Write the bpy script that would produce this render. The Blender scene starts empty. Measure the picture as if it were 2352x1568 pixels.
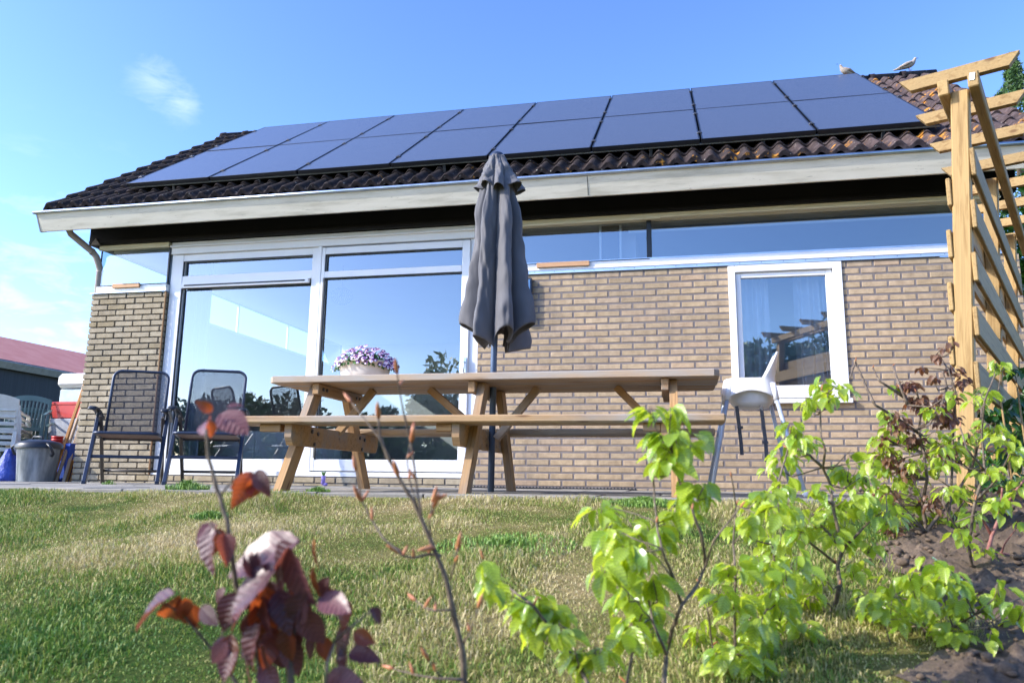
import bpy, bmesh, math, random
import numpy as np
from mathutils import Vector, Matrix
random.seed(7); RNG = np.random.default_rng(7)
SC = bpy.context.scene
R = math.radians

# ------------------------------------------------------------------ camera
CAM = Vector((6.1513, -6.9513, 0.1119)); YAW, PITCH, ROLL = 0.2118, 0.1782, 0.0121
FPX = 2876.0 / 3840.0                      # focal length in image widths
cy, sy, cp, sp = math.cos(YAW), math.sin(YAW), math.cos(PITCH), math.sin(PITCH)
FW = Vector((-sy*cp, cy*cp, sp)); R0 = Vector((cy, sy, 0)); U0 = R0.cross(FW)
RT = R0*math.cos(ROLL) + U0*math.sin(ROLL); UP = U0*math.cos(ROLL) - R0*math.sin(ROLL)
cam = bpy.data.objects.new('camera', bpy.data.cameras.new('camera')); SC.collection.objects.link(cam)
cam.matrix_world = Matrix(((RT.x, UP.x, -FW.x, CAM.x), (RT.y, UP.y, -FW.y, CAM.y), (RT.z, UP.z, -FW.z, CAM.z), (0, 0, 0, 1)))
cam.data.sensor_width = 36; cam.data.lens = 36*FPX
cam.data.clip_start = 0.05; cam.data.clip_end = 3000
cam.data.dof.use_dof = True; cam.data.dof.focus_distance = 6.3; cam.data.dof.aperture_fstop = 4.8
SC.camera = cam
SC.render.resolution_x = 1024; SC.render.resolution_y = 682

def ray(px, py):                            # direction for a point of the 2352-wide photograph
    return FW + RT*((px-1176)/(2352*FPX)) - UP*((py-784)/(2352*FPX))
def at(px, py, d):                          # the point at forward depth d
    return CAM + ray(px, py)*d
def atY(px, py, y):
    r = ray(px, py); return CAM + r*((y-CAM.y)/r.y)

# ------------------------------------------------------------------ world and sun
SUN_L = Vector((1.95, 1.0, -1.30)).normalized()     # travel direction of the light
SUN_EL = math.asin(-SUN_L.z); SUN_AZ = math.atan2(-SUN_L.x, -SUN_L.y)   # azimuth from +y, clockwise
w = bpy.data.worlds.new('World'); SC.world = w; w.use_nodes = True
nt = w.node_tree; nt.nodes.clear()
def N(nt, t, **k):
    n = nt.nodes.new(t)
    for a, b in k.items():
        if a.startswith('i_'): n.inputs[a[2:].replace('_', ' ')].default_value = b
        else: setattr(n, a, b)
    return n
sky = N(nt, 'ShaderNodeTexSky', sky_type='NISHITA', sun_disc=False, sun_elevation=SUN_EL, sun_rotation=SUN_AZ, air_density=1.0, dust_density=1.0, ozone_density=2.0, altitude=0)
bg = N(nt, 'ShaderNodeBackground'); bg.inputs['Strength'].default_value = 0.15
out = N(nt, 'ShaderNodeOutputWorld')
tc = N(nt, 'ShaderNodeTexCoord')
# thin clouds: a wisp high on the left and low banks at the left horizon
mp = N(nt, 'ShaderNodeMapping'); mp.inputs['Scale'].default_value = (3.0, 3.0, 9.0)
nz = N(nt, 'ShaderNodeTexNoise'); nz.inputs['Scale'].default_value = 5.5; nz.inputs['Detail'].default_value = 8; nz.inputs['Roughness'].default_value = 0.62; nz.inputs['Distortion'].default_value = 0.4
nt.links.new(tc.outputs['Generated'], mp.inputs['Vector']); nt.links.new(mp.outputs[0], nz.inputs['Vector'])
def blob(px, py, rad):
    d = ray(px, py).normalized()
    vm = N(nt, 'ShaderNodeVectorMath', operation='DISTANCE'); vm.inputs[1].default_value = d
    nt.links.new(tc.outputs['Generated'], vm.inputs[0])
    mr = N(nt, 'ShaderNodeMapRange', interpolation_type='SMOOTHSTEP'); mr.inputs['From Min'].default_value = rad; mr.inputs['From Max'].default_value = 0.0
    nt.links.new(vm.outputs['Value'], mr.inputs['Value']); return mr.outputs[0]
def mth(op, a, b, c=None):
    m = N(nt, 'ShaderNodeMath', operation=op, use_clamp=False)
    for i, x in enumerate((a, b, c)):
        if x is None: continue
        if isinstance(x, (int, float)): m.inputs[i].default_value = x
        else: nt.links.new(x, m.inputs[i])
    return m.outputs[0]
b1 = mth('MAXIMUM', blob(365, 185, 0.058), blob(415, 235, 0.045))
b2 = blob(60, 800, 0.30)
b3 = blob(560, 1250, 0.50)
nn = nz.outputs['Fac']
m1 = mth('MULTIPLY', mth('SUBTRACT', mth('ADD', nn, mth('MULTIPLY', b1, 0.42)), 0.66), 3.0)
m1 = mth('MULTIPLY', mth('MULTIPLY', m1, b1), 0.24)
m2 = mth('MULTIPLY', mth('MULTIPLY', mth('SUBTRACT', mth('ADD', nn, mth('MULTIPLY', b2, 0.10)), 0.55), 1.2), b2)
m3 = mth('MULTIPLY', b3, 0.25)
cl = N(nt, 'ShaderNodeMath', operation='MAXIMUM', use_clamp=True); nt.links.new(m1, cl.inputs[0]); nt.links.new(m2, cl.inputs[1])
mx = N(nt, 'ShaderNodeMixRGB'); mx.inputs['Color2'].default_value = (6.2, 6.6, 7.0, 1)
nt.links.new(cl.outputs[0], mx.inputs['Fac'])
hs = N(nt, 'ShaderNodeMixRGB', blend_type='MULTIPLY'); hs.inputs['Fac'].default_value = 1; hs.inputs['Color2'].default_value = (0.71, 0.79, 1.0, 1)
gm = N(nt, 'ShaderNodeGamma'); gm.inputs['Gamma'].default_value = 1.3; nt.links.new(sky.outputs[0], gm.inputs['Color']); nt.links.new(gm.outputs[0], hs.inputs['Color1']); nt.links.new(hs.outputs[0], mx.inputs['Color1'])
nt.links.new(mx.outputs[0], bg.inputs['Color']); nt.links.new(bg.outputs[0], out.inputs['Surface'])
sun = bpy.data.objects.new('sun', bpy.data.lights.new('sun', 'SUN')); SC.collection.objects.link(sun)
sun.data.energy = 3.3; sun.data.angle = R(0.53); sun.data.color = (1.0, 0.94, 0.85)
sun.rotation_euler = SUN_L.to_track_quat('-Z', 'Y').to_euler()
SC.view_settings.view_transform = 'Standard'; SC.view_settings.look = 'None'; SC.view_settings.gamma = 1.0
SC.view_settings.exposure = 1.02
SC.render.engine = 'CYCLES'

# ------------------------------------------------------------------ tagging helpers
def link(o, parent=None):
    SC.collection.objects.link(o)
    if parent is not None: o.parent = parent; o.matrix_parent_inverse = parent.matrix_world.inverted()
    return o
def tag(o, label=None, cat=None, group=None, kind=None):
    if label: o['label'] = label
    if cat: o['category'] = cat
    if group: o['group'] = group
    if kind: o['kind'] = kind
    return o
def thing(name, label, cat, loc=(0, 0, 0), group=None):
    o = bpy.data.objects.new(name, None); o.empty_display_size = 0.1
    SC.collection.objects.link(o); o.location = loc; o.matrix_world = Matrix.Translation(Vector(loc))
    return tag(o, label, cat, group)
def copy_tree(o, parent=None):
    c = o.copy(); SC.collection.objects.link(c)
    if parent is not None: c.parent = parent
    for ch in [k for k in SC.objects if k.parent == o]: copy_tree(ch, c)
    return c

# ------------------------------------------------------------------ mesh builder
def _cham(b):
    pass
CORN = [(x, y, z) for x in (-1, 1) for y in (-1, 1) for z in (-1, 1)]
def cham_box(h, b):
    V = []; idx = {}
    for c in CORN:
        for ax in range(3):
            v = [c[i]*(h[i]-(0 if i == ax else b)) for i in range(3)]
            idx[(c, ax)] = len(V); V.append(v)
    F = []
    for ax in range(3):
        o = [i for i in range(3) if i != ax]
        for s in (-1, 1):
            q = []
            for a, bb in ((-1, -1), (1, -1), (1, 1), (-1, 1)):
                c = [0, 0, 0]; c[ax] = s; c[o[0]] = a; c[o[1]] = bb; q.append(idx[(tuple(c), ax)])
            F.append(q)
    for ax in range(3):
        o = [i for i in range(3) if i != ax]
        for a in (-1, 1):
            for bb in (-1, 1):
                c1 = [0]*3; c2 = [0]*3; c1[ax] = -1; c2[ax] = 1
                for c in (c1, c2): c[o[0]] = a; c[o[1]] = bb
                c1 = tuple(c1); c2 = tuple(c2)
                F.append([idx[(c1, o[0])], idx[(c2, o[0])], idx[(c2, o[1])], idx[(c1, o[1])]])
    for c in CORN: F.append([idx[(c, 0)], idx[(c, 1)], idx[(c, 2)]])
    G = []
    for f in F:
        p = [Vector(V[i]) for i in f]; n = (p[1]-p[0]).cross(p[2]-p[0]); m = sum(p, Vector())/len(p)
        G.append(f if n.dot(m) > 0 else f[::-1])
    return V, G
class MB:
    def __init__(s): s.v = []; s.f = []; s.g = []; s.t = []; s.mi = []; s.cm = 0; s.sm = []
    def add(s, V, F, gc=None, tint=None, smooth=False):
        o = len(s.v); tint = random.random() if tint is None else tint
        s.v += [tuple(p) for p in V]; s.f += [[i+o for i in f] for f in F]
        s.g += [tuple(x) for x in (gc if gc is not None else V)]; s.t += [tint]*len(V)
        s.mi += [s.cm]*len(F); s.sm += [smooth]*len(F)
    def box(s, c, size, rot=None, b=0.003, tint=None):
        h = [x/2 for x in size]; b = min(b, min(h)*0.8)
        V, F = cham_box(h, b); L = max(range(3), key=lambda i: size[i]); o = [i for i in range(3) if i != L]
        r = random.random()*50
        gc = [(v[L]+r, v[o[0]]+r*.7, v[o[1]]+r*.31) for v in V]
        M = rot if rot is not None else Matrix.Identity(3)
        s.add([M@Vector(v)+Vector(c) for v in V], F, gc, tint)
    def bar(s, a, b_, w, t, up=(0, 0, 1), b=0.003, tint=None):   # bar from a to b, w wide (side), t thick (up)
        a = Vector(a); b_ = Vector(b_); d = (b_-a); L = d.length; d.normalize()
        side = d.cross(Vector(up)).normalized(); u = side.cross(d)
        M = Matrix((d, side, u)).transposed()
        s.box((a+b_)/2, (L, w, t), M, b, tint)
    def tube(s, pts, rad, n=10, cap=True, tint=None, smooth=True, closed=False):
        pts = [Vector(p) for p in pts]; m = len(pts)
        if not hasattr(rad, '__len__'): rad = [rad]*m
        V = []; G = []; prev = None; acc = 0; r0 = random.random()*30
        for i, p in enumerate(pts):
            if closed: t = (pts[(i+1) % m]-pts[i-1]).normalized()
            else: t = (pts[min(i+1, m-1)]-pts[max(i-1, 0)]).normalized()
            if prev is None: nrm = t.orthogonal().normalized()
            else: nrm = (prev-t*prev.dot(t)).normalized()
            prev = nrm; bn = t.cross(nrm)
            if i: acc += (pts[i]-pts[i-1]).length
            for k in range(n):
                a = 2*math.pi*k/n
                V.append(p+(nrm*math.cos(a)+bn*math.sin(a))*rad[i]); G.append((acc+r0, rad[i]*math.cos(a), rad[i]*math.sin(a)))
        F = []
        for i in range(m if closed else m-1):
            j = (i+1) % m
            for k in range(n): F.append([i*n+k, i*n+(k+1) % n, j*n+(k+1) % n, j*n+k])
        if cap and not closed: F.append(list(range(n))[::-1]); F.append([(m-1)*n+k for k in range(n)])
        s.add(V, F, G, tint, smooth)
    def prism(s, prof, a, b, tint=None, smooth=False):            # prof: list of 3D offsets (polygon), swept from a to b
        a = Vector(a); b = Vector(b); n = len(prof)
        V = [a+Vector(p) for p in prof]+[b+Vector(p) for p in prof]
        nrm = (V[1]-V[0]).cross(V[2]-V[1]); 
        F = [[k, (k+1) % n, n+(k+1) % n, n+k] for k in range(n)]+[list(range(n))[::-1], [n+k for k in range(n)]]
        L = (b-a).length; r = random.random()*30
        G = [(r, p[1]+p[0], p[2]) for p in prof]+[(r+L, p[1]+p[0], p[2]) for p in prof]
        s.add(V, F, G, tint, smooth)
    def lathe(s, c, prof, n=32, sx=1, sy=1, tint=None, closed=False):
        V = []; F = []
        for r, z in prof:
            for k in range(n):
                a = 2*math.pi*k/n; V.append((c[0]+r*sx*math.cos(a), c[1]+r*sy*math.sin(a), c[2]+z))
        for i in range(len(prof)-1):
            for k in range(n): F.append([i*n+k, i*n+(k+1) % n, (i+1)*n+(k+1) % n, (i+1)*n+k])
        s.add(V, F, None, tint, True)
    def build(s, name, mats, parent=None, world=False):
        me = bpy.data.meshes.new(name); me.from_pydata(s.v, [], s.f)
        if not isinstance(mats, (list, tuple)): mats = [mats]
        for m in mats: me.materials.append(m)
        if len(mats) > 1: me.polygons.foreach_set('material_index', s.mi)
        me.polygons.foreach_set('use_smooth', s.sm)
        a = me.attributes.new('gc', 'FLOAT_VECTOR', 'POINT'); a.data.foreach_set('vector', np.array(s.g, dtype=np.float32).ravel())
        a = me.attributes.new('tint', 'FLOAT', 'POINT'); a.data.foreach_set('value', np.array(s.t, dtype=np.float32))
        bm = bmesh.new(); bm.from_mesh(me); bmesh.ops.recalc_face_normals(bm, faces=bm.faces); bm.to_mesh(me); bm.free()
        me.update(); o = bpy.data.objects.new(name, me)
        return link(o, parent)
def raw_mesh(name, V, F, mats, parent=None, tint=None, smooth=False, gc=None, recalc=False):
    me = bpy.data.meshes.new(name); V = np.asarray(V, dtype=np.float32)
    me.from_pydata(V.tolist() if len(V) < 60000 else V, [], F) if not isinstance(F, np.ndarray) else fast(me, V, F)
    for m in (mats if isinstance(mats, (list, tuple)) else [mats]): me.materials.append(m)
    if tint is not None:
        a = me.attributes.new('tint', 'FLOAT', 'POINT'); a.data.foreach_set('value', np.asarray(tint, dtype=np.float32))
    if gc is not None:
        a = me.attributes.new('gc', 'FLOAT_VECTOR', 'POINT'); a.data.foreach_set('vector', np.asarray(gc, dtype=np.float32).ravel())
    if smooth: me.polygons.foreach_set('use_smooth', [True]*len(me.polygons))
    me.update(); o = bpy.data.objects.new(name, me); return link(o, parent)
def fast(me, V, F):                          # F: (n,k) array of equal polygons
    n, k = F.shape
    me.vertices.add(len(V)); me.vertices.foreach_set('co', V.astype(np.float32).ravel())
    me.loops.add(n*k); me.loops.foreach_set('vertex_index', F.astype(np.int32).ravel())
    me.polygons.add(n); me.polygons.foreach_set('loop_start', np.arange(0, n*k, k, dtype=np.int32))
    me.update(calc_edges=True)

# ------------------------------------------------------------------ materials
def lin(h):
    h = h.lstrip('#'); c = [int(h[i:i+2], 16)/255 for i in (0, 2, 4)]
    return tuple((x/12.92 if x <= 0.04045 else ((x+0.055)/1.055)**2.4) for x in c)+(1,)
def new_mat(name):
    m = bpy.data.materials.new(name); m.use_nodes = True; t = m.node_tree
    return m, t, t.nodes['Principled BSDF']
def ramp(t, fac, stops):
    r = t.nodes.new('ShaderNodeValToRGB'); e = r.color_ramp.elements
    e[0].position = stops[0][0]; e[0].color = stops[0][1]; e[1].position = stops[-1][0]; e[1].color = stops[-1][1]
    for p, c in stops[1:-1]: k = e.new(p); k.color = c
    t.links.new(fac, r.inputs['Fac']); return r.outputs['Color']
def coords(t, kind='Object', scale=(1, 1, 1)):
    if kind == 'gc': n = t.nodes.new('ShaderNodeAttribute'); n.attribute_name = 'gc'; o = n.outputs['Vector']
    else: o = t.nodes.new('ShaderNodeTexCoord').outputs[kind]
    m = t.nodes.new('ShaderNodeMapping'); m.inputs['Scale'].default_value = scale; t.links.new(o, m.inputs['Vector'])
    return m.outputs[0]
def noise(t, vec, scale, detail=4, rough=0.55, dist=0):
    n = t.nodes.new('ShaderNodeTexNoise'); n.inputs['Scale'].default_value = scale; n.inputs['Detail'].default_value = detail
    n.inputs['Roughness'].default_value = rough; n.inputs['Distortion'].default_value = dist
    t.links.new(vec, n.inputs['Vector']); return n.outputs['Fac']
def tintf(t):
    n = t.nodes.new('ShaderNodeAttribute'); n.attribute_name = 'tint'; return n.outputs['Fac']
def mixc(t, f, a, b, mode='MIX'):
    m = t.nodes.new('ShaderNodeMixRGB'); m.blend_type = mode
    for s, x in (('Fac', f), ('Color1', a), ('Color2', b)):
        if isinstance(x, (int, float)): m.inputs[s].default_value = x
        elif isinstance(x, tuple): m.inputs[s].default_value = x
        else: t.links.new(x, m.inputs[s])
    return m.outputs[0]
def bump(t, p, h, strength=0.3, dist=0.01):
    b = t.nodes.new('ShaderNodeBump'); b.inputs['Strength'].default_value = strength; b.inputs['Distance'].default_value = dist
    t.links.new(h, b.inputs['Height']); t.links.new(b.outputs[0], p.inputs['Normal'])
def simple(name, c1, c2=None, rough=0.5, metal=0.0, scale=8, kind='Object', cs=(1, 1, 1), bs=0.0, bd=0.004, bscale=None, spec=0.5, lo=0.35, hi=0.65, tintamt=0.0, detail=5):
    m, t, p = new_mat(name); v = coords(t, kind, cs); f = noise(t, v, scale, detail)
    c = ramp(t, f, [(lo, c1), (hi, c2 or c1)])
    if tintamt:
        g = ramp(t, tintf(t), [(0, (1-tintamt,)*3+(1,)), (1, (1+tintamt,)*3+(1,))]); c = mixc(t, 1.0, c, g, 'MULTIPLY')
    t.links.new(c, p.inputs['Base Color']); p.inputs['Roughness'].default_value = rough; p.inputs['Metallic'].default_value = metal
    p.inputs['Specular IOR Level'].default_value = spec
    if bs: bump(t, p, noise(t, v, bscale or scale*4, 4), bs, bd)
    return m
def wood(name, light, dark, grey=None, rough=0.65, gfac=0.0, bs=0.25, knots=True):
    m, t, p = new_mat(name)
    v = coords(t, 'gc', (1.3, 22, 22)); f = noise(t, v, 2.2, 6, 0.6, 0.6)
    v2 = coords(t, 'gc', (0.5, 60, 60)); f2 = noise(t, v2, 3.0, 3)
    c = ramp(t, f, [(0.3, dark), (0.5, light), (0.72, tuple(x*0.86 for x in light[:3])+(1,))])
    c = mixc(t, 0.5, c, ramp(t, f2, [(0.3, (0.72, 0.70, 0.68, 1)), (0.65, (1.1, 1.1, 1.1, 1))]), 'MULTIPLY')
    if grey:
        f3 = noise(t, coords(t, 'gc', (0.8, 4, 4)), 2.0, 4)
        r = ramp(t, f3, [(0.5-gfac*0.3, (0, 0, 0, 1)), (0.78-gfac*0.3, (1, 1, 1, 1))]); c = mixc(t, r, c, grey)
    if knots:
        vo = t.nodes.new('ShaderNodeTexVoronoi'); vo.inputs['Scale'].default_value = 1.0
        t.links.new(coords(t, 'gc', (2.2, 9, 9)), vo.inputs['Vector'])
        k = ramp(t, vo.outputs['Distance'], [(0.06, (0.28, 0.15, 0.08, 1)), (0.13, (1, 1, 1, 1))]); c = mixc(t, 0.75, c, k, 'MULTIPLY')
    g = ramp(t, tintf(t), [(0, (0.84, 0.84, 0.84, 1)), (1, (1.1, 1.08, 1.05, 1))]); c = mixc(t, 1.0, c, g, 'MULTIPLY')
    t.links.new(c, p.inputs['Base Color']); p.inputs['Roughness'].default_value = rough; p.inputs['Specular IOR Level'].default_value = 0.3
    bump(t, p, f2, bs, 0.002); return m
M = {}
def brick_mat(name, cols):
    m, t, p = new_mat(name); v = coords(t, 'Object'); n1 = noise(t, v, 14, 6, 0.65); n2 = noise(t, v, 90, 4); n3 = noise(t, v, 1.1, 3)
    c = ramp(t, tintf(t), [(i/(len(cols)-1), k) for i, k in enumerate(cols)])
    c = mixc(t, 1.0, c, ramp(t, n1, [(0.3, (0.74, 0.72, 0.70, 1)), (0.7, (1.18, 1.18, 1.18, 1))]), 'MULTIPLY')
    c = mixc(t, 1.0, c, ramp(t, n3, [(0.35, (0.88, 0.89, 0.90, 1)), (0.65, (1.08, 1.07, 1.04, 1))]), 'MULTIPLY')
    st_ = noise(t, coords(t, 'Object', (1.6, 1, .55)), 2.4, 6, .65)
    c = mixc(t, ramp(t, st_, [(0.56, (0, 0, 0, 1)), (0.72, (.55, .55, .55, 1))]), c, lin('#6f675c'))
    t.links.new(c, p.inputs['Base Color']); p.inputs['Roughness'].default_value = 0.9; p.inputs['Specular IOR Level'].default_value = 0.2
    h = t.nodes.new('ShaderNodeMath'); h.operation = 'ADD'; t.links.new(n1, h.inputs[0]); t.links.new(n2, h.inputs[1])
    bump(t, p, h.outputs[0], 0.5, 0.004); return m
M['brick_r'] = brick_mat('yellow_brick', [lin('#a18e74'), lin('#aa967a'), lin('#ae997c'), lin('#ab9780'), lin('#a49176'), lin('#b39f84'), lin('#ad957c')])
M['brick_l'] = brick_mat('weathered_brick', [lin('#968a75'), lin('#a69a84'), lin('#9b8f79'), lin('#a89d88'), lin('#95876c'), lin('#b0a58f')])
M['mortar_r'] = simple('mortar_flush', lin('#6e6765'), lin('#7c7572'), 0.95, scale=9, bs=0.4, bscale=120, spec=0.15)
M['mortar_l'] = simple('mortar_raked', lin('#5c5955'), lin('#6f6b66'), 0.95, scale=9, bs=0.4, bscale=120, spec=0.15)
M['upvc'] = simple('white_frame', (0.78, 0.78, 0.77, 1), (0.82, 0.82, 0.81, 1), 0.35, scale=3, spec=0.5)
M['cream'] = simple('cream_paint', lin('#d3c7a2'), lin('#e0d6b6'), 0.55, scale=4, cs=(0.5, 3, 8), bs=0.15, bscale=40)
M['fascia'] = None
def fascia():
    m, t, p = new_mat('weathered_white_paint'); v = coords(t, 'Object', (0.7, 4, 6)); n = noise(t, v, 3, 6, 0.6)
    c = ramp(t, n, [(0.3, lin('#b9b3a0')), (0.5, lin('#d3cdbb')), (0.7, lin('#dcd6c5'))])
    n2 = noise(t, coords(t, 'Object', (3.5, 4, 26)), 3.2, 7, 0.7, 1.0)
    c = mixc(t, ramp(t, n2, [(0.62, (0, 0, 0, 1)), (0.70, (0.7, 0.7, 0.7, 1))]), c, lin('#55534c'))
    t.links.new(c, p.inputs['Base Color']); p.inputs['Roughness'].default_value = 0.6; bump(t, p, n2, 0.2, 0.003); return m
M['fascia'] = fascia()
M['black'] = simple('black_board', (0.006, 0.006, 0.007, 1), (0.010, 0.010, 0.011, 1), 0.6, scale=3, spec=0.25)
M['zinc'] = simple('zinc', lin('#9aa6b4'), lin('#b4bfcb'), 0.32, 0.85, scale=6, bs=0.1, bscale=20)
M['zinc_dull'] = simple('galvanised', lin('#5f666c'), lin('#a3a9ad'), 0.5, 0.5, scale=7, cs=(1.6, 1.6, 0.35), bs=0.12, bscale=14, detail=7)
M['pipe'] = simple('grey_pvc', lin('#8f857c'), lin('#a39a92'), 0.5, 0.0, scale=4)
M['alu'] = simple('aluminium_sill', lin('#b9c4cf'), lin('#ccd6df'), 0.3, 0.7, scale=5)
M['dark'] = simple('dark_gasket', (0.012, 0.014, 0.018, 1), None, 0.4)
M['interior'] = simple('interior_white', (0.66, 0.66, 0.68, 1), (0.64, 0.64, 0.67, 1), 0.8, scale=2)
M['floor'] = simple('interior_floor', lin('#6e665e'), lin('#857c72'), 0.5, scale=3)
def glass(name, refl=0.22, tint=(0.82, 0.87, 0.90, 1)):
    m = bpy.data.materials.new(name); m.use_nodes = True; t = m.node_tree; t.nodes.clear()
    o = t.nodes.new('ShaderNodeOutputMaterial'); tr = t.nodes.new('ShaderNodeBsdfTransparent'); tr.inputs[0].default_value = tint
    gl = t.nodes.new('ShaderNodeBsdfGlossy'); gl.inputs['Roughness'].default_value = 0.0; gl.inputs['Color'].default_value = (0.92, 0.97, 1.0, 1)
    fr = t.nodes.new('ShaderNodeFresnel'); fr.inputs['IOR'].default_value = 1.5
    a = t.nodes.new('ShaderNodeMath'); a.operation = 'MULTIPLY_ADD'; a.inputs[1].default_value = 1.6; a.inputs[2].default_value = refl; a.use_clamp = True
    mx = t.nodes.new('ShaderNodeMixShader'); t.links.new(fr.outputs[0], a.inputs[0]); t.links.new(a.outputs[0], mx.inputs[0])
    n = noise(t, coords(t, 'Object'), 0.9, 2); b = t.nodes.new('ShaderNodeBump'); b.inputs['Strength'].default_value = 0.02; b.inputs['Distance'].default_value = 0.02
    t.links.new(n, b.inputs['Height']); t.links.new(b.outputs[0], gl.inputs['Normal'])
    t.links.new(tr.outputs[0], mx.inputs[1]); t.links.new(gl.outputs[0], mx.inputs[2]); t.links.new(mx.outputs[0], o.inputs['Surface'])
    return m
M['glass'] = glass('window_glass', 0.18); M['glass_c'] = glass('corner_glass', 0.12, (0.86, 0.95, 0.93, 1))
def panel_mat():
    m, t, p = new_mat('solar_glass'); v = coords(t, 'Object'); n = noise(t, v, 260, 2); n2 = noise(t, v, 3, 4)
    c = ramp(t, n, [(0.35, (0.020, 0.022, 0.030, 1)), (0.7, (0.115, 0.120, 0.140, 1))])
    t.links.new(c, p.inputs['Base Color']); p.inputs['Roughness'].default_value = 0.5; p.inputs['Specular IOR Level'].default_value = 0.4
    p.inputs['Coat Weight'].default_value = 1.0; p.inputs['Coat Roughness'].default_value = 0.25; p.inputs['Coat IOR'].default_value = 1.6
    return m
M['panel'] = panel_mat(); M['pframe'] = simple('black_anodised', (0.012, 0.012, 0.015, 1), None, 0.35, 0.3)
M['clamp'] = simple('clamp_metal', (0.10, 0.10, 0.11, 1), (0.16, 0.16, 0.17, 1), 0.4, 0.8)
def tile_mat():
    m, t, p = new_mat('concrete_tile'); v = coords(t, 'Object'); n = noise(t, v, 16, 6, 0.7); nf = noise(t, v, 80, 4)
    c = ramp(t, n, [(0.3, lin('#1c1816')), (0.5, lin('#2c2523')), (0.72, lin('#443b39'))])
    xx = t.nodes.new('ShaderNodeSeparateXYZ'); t.links.new(v, xx.inputs[0]); xr = t.nodes.new('ShaderNodeMapRange'); xr.inputs[1].default_value = 5.5; xr.inputs[2].default_value = 9.0; t.links.new(xx.outputs[0], xr.inputs[0])
    c = mixc(t, xr.outputs[0], c, ramp(t, n, [(0.3, lin('#352c2a')), (0.5, lin('#4e4240')), (0.72, lin('#6b5f5d'))]))
    c = mixc(t, 1.0, c, ramp(t, tintf(t), [(0, (0.8, 0.8, 0.82, 1)), (1, (1.2, 1.15, 1.15, 1))]), 'MULTIPLY')
    # orange lichen, denser towards the right half of the roof, plus pale grey lichen
    sx = t.nodes.new('ShaderNodeSeparateXYZ'); t.links.new(v, sx.inputs[0])
    mr = t.nodes.new('ShaderNodeMapRange'); mr.inputs[1].default_value = -1; mr.inputs[2].default_value = 9; mr.inputs[3].default_value = -0.08; mr.inputs[4].default_value = 0.06
    t.links.new(sx.outputs[0], mr.inputs[0])
    ln = noise(t, v, 7.0, 7, 0.72); a = t.nodes.new('ShaderNodeMath'); a.operation = 'ADD'; t.links.new(ln, a.inputs[0]); t.links.new(mr.outputs[0], a.inputs[1])
    c = mixc(t, ramp(t, a.outputs[0], [(0.625, (0, 0, 0, 1)), (0.68, (0.85, 0.85, 0.85, 1))]), c, ramp(t, nf, [(0.3, lin('#a5641b')), (0.7, lin('#d59a3a'))]))
    gn = noise(t, v, 38, 5, 0.7)
    c = mixc(t, ramp(t, gn, [(0.63, (0, 0, 0, 1)), (0.69, (0.8, 0.8, 0.8, 1))]), c, lin('#b3aea0'))
    t.links.new(c, p.inputs['Base Color']); p.inputs['Roughness'].default_value = 0.9; p.inputs['Specular IOR Level'].default_value = 0.2
    bump(t, p, nf, 0.5, 0.004); return m
M['tile'] = tile_mat()
M['wood_table'] = wood('table_pine', lin('#b38d5e'), lin('#84603a'), lin('#8e867c'), gfac=0.2, bs=0.4)
M['wood_top'] = wood('table_top_weathered', lin('#b8966c'), lin('#8f6f4c'), lin('#a09a92'), gfac=0.35, bs=0.4)
M['wood_perg'] = wood('treated_pine', lin('#a68a5b'), lin('#7f6237'), None, bs=0.4)
M['wood_block'] = wood('batten_pine', lin('#cfa37c'), lin('#b98a60'), None)
M['wood_pole'] = wood('pole_wood', lin('#b98348'), lin('#8e5f30'), None, knots=False)
M['wood_polep'] = wood('pale_pole_wood', lin('#c2ab92'), lin('#a08a72'), None, knots=False)
M['rust'] = simple('corten', lin('#5e3f26'), lin('#7b5533'), 0.85, scale=6, cs=(2, 2, 1))
M['steel'] = simple('bolt_steel', (0.10, 0.09, 0.08, 1), None, 0.45, 0.7)
M['anth'] = simple('anthracite_paint', lin('#2c3547'), lin('#364053'), 0.38, 0.2, scale=4)
M['taupe'] = simple('grey_brown_paint', lin('#4d4740'), lin('#565049'), 0.45, 0.2, scale=4)
M['armr'] = simple('black_plastic', (0.018, 0.022, 0.030, 1), (0.024, 0.028, 0.036, 1), 0.38, scale=4)
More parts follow.
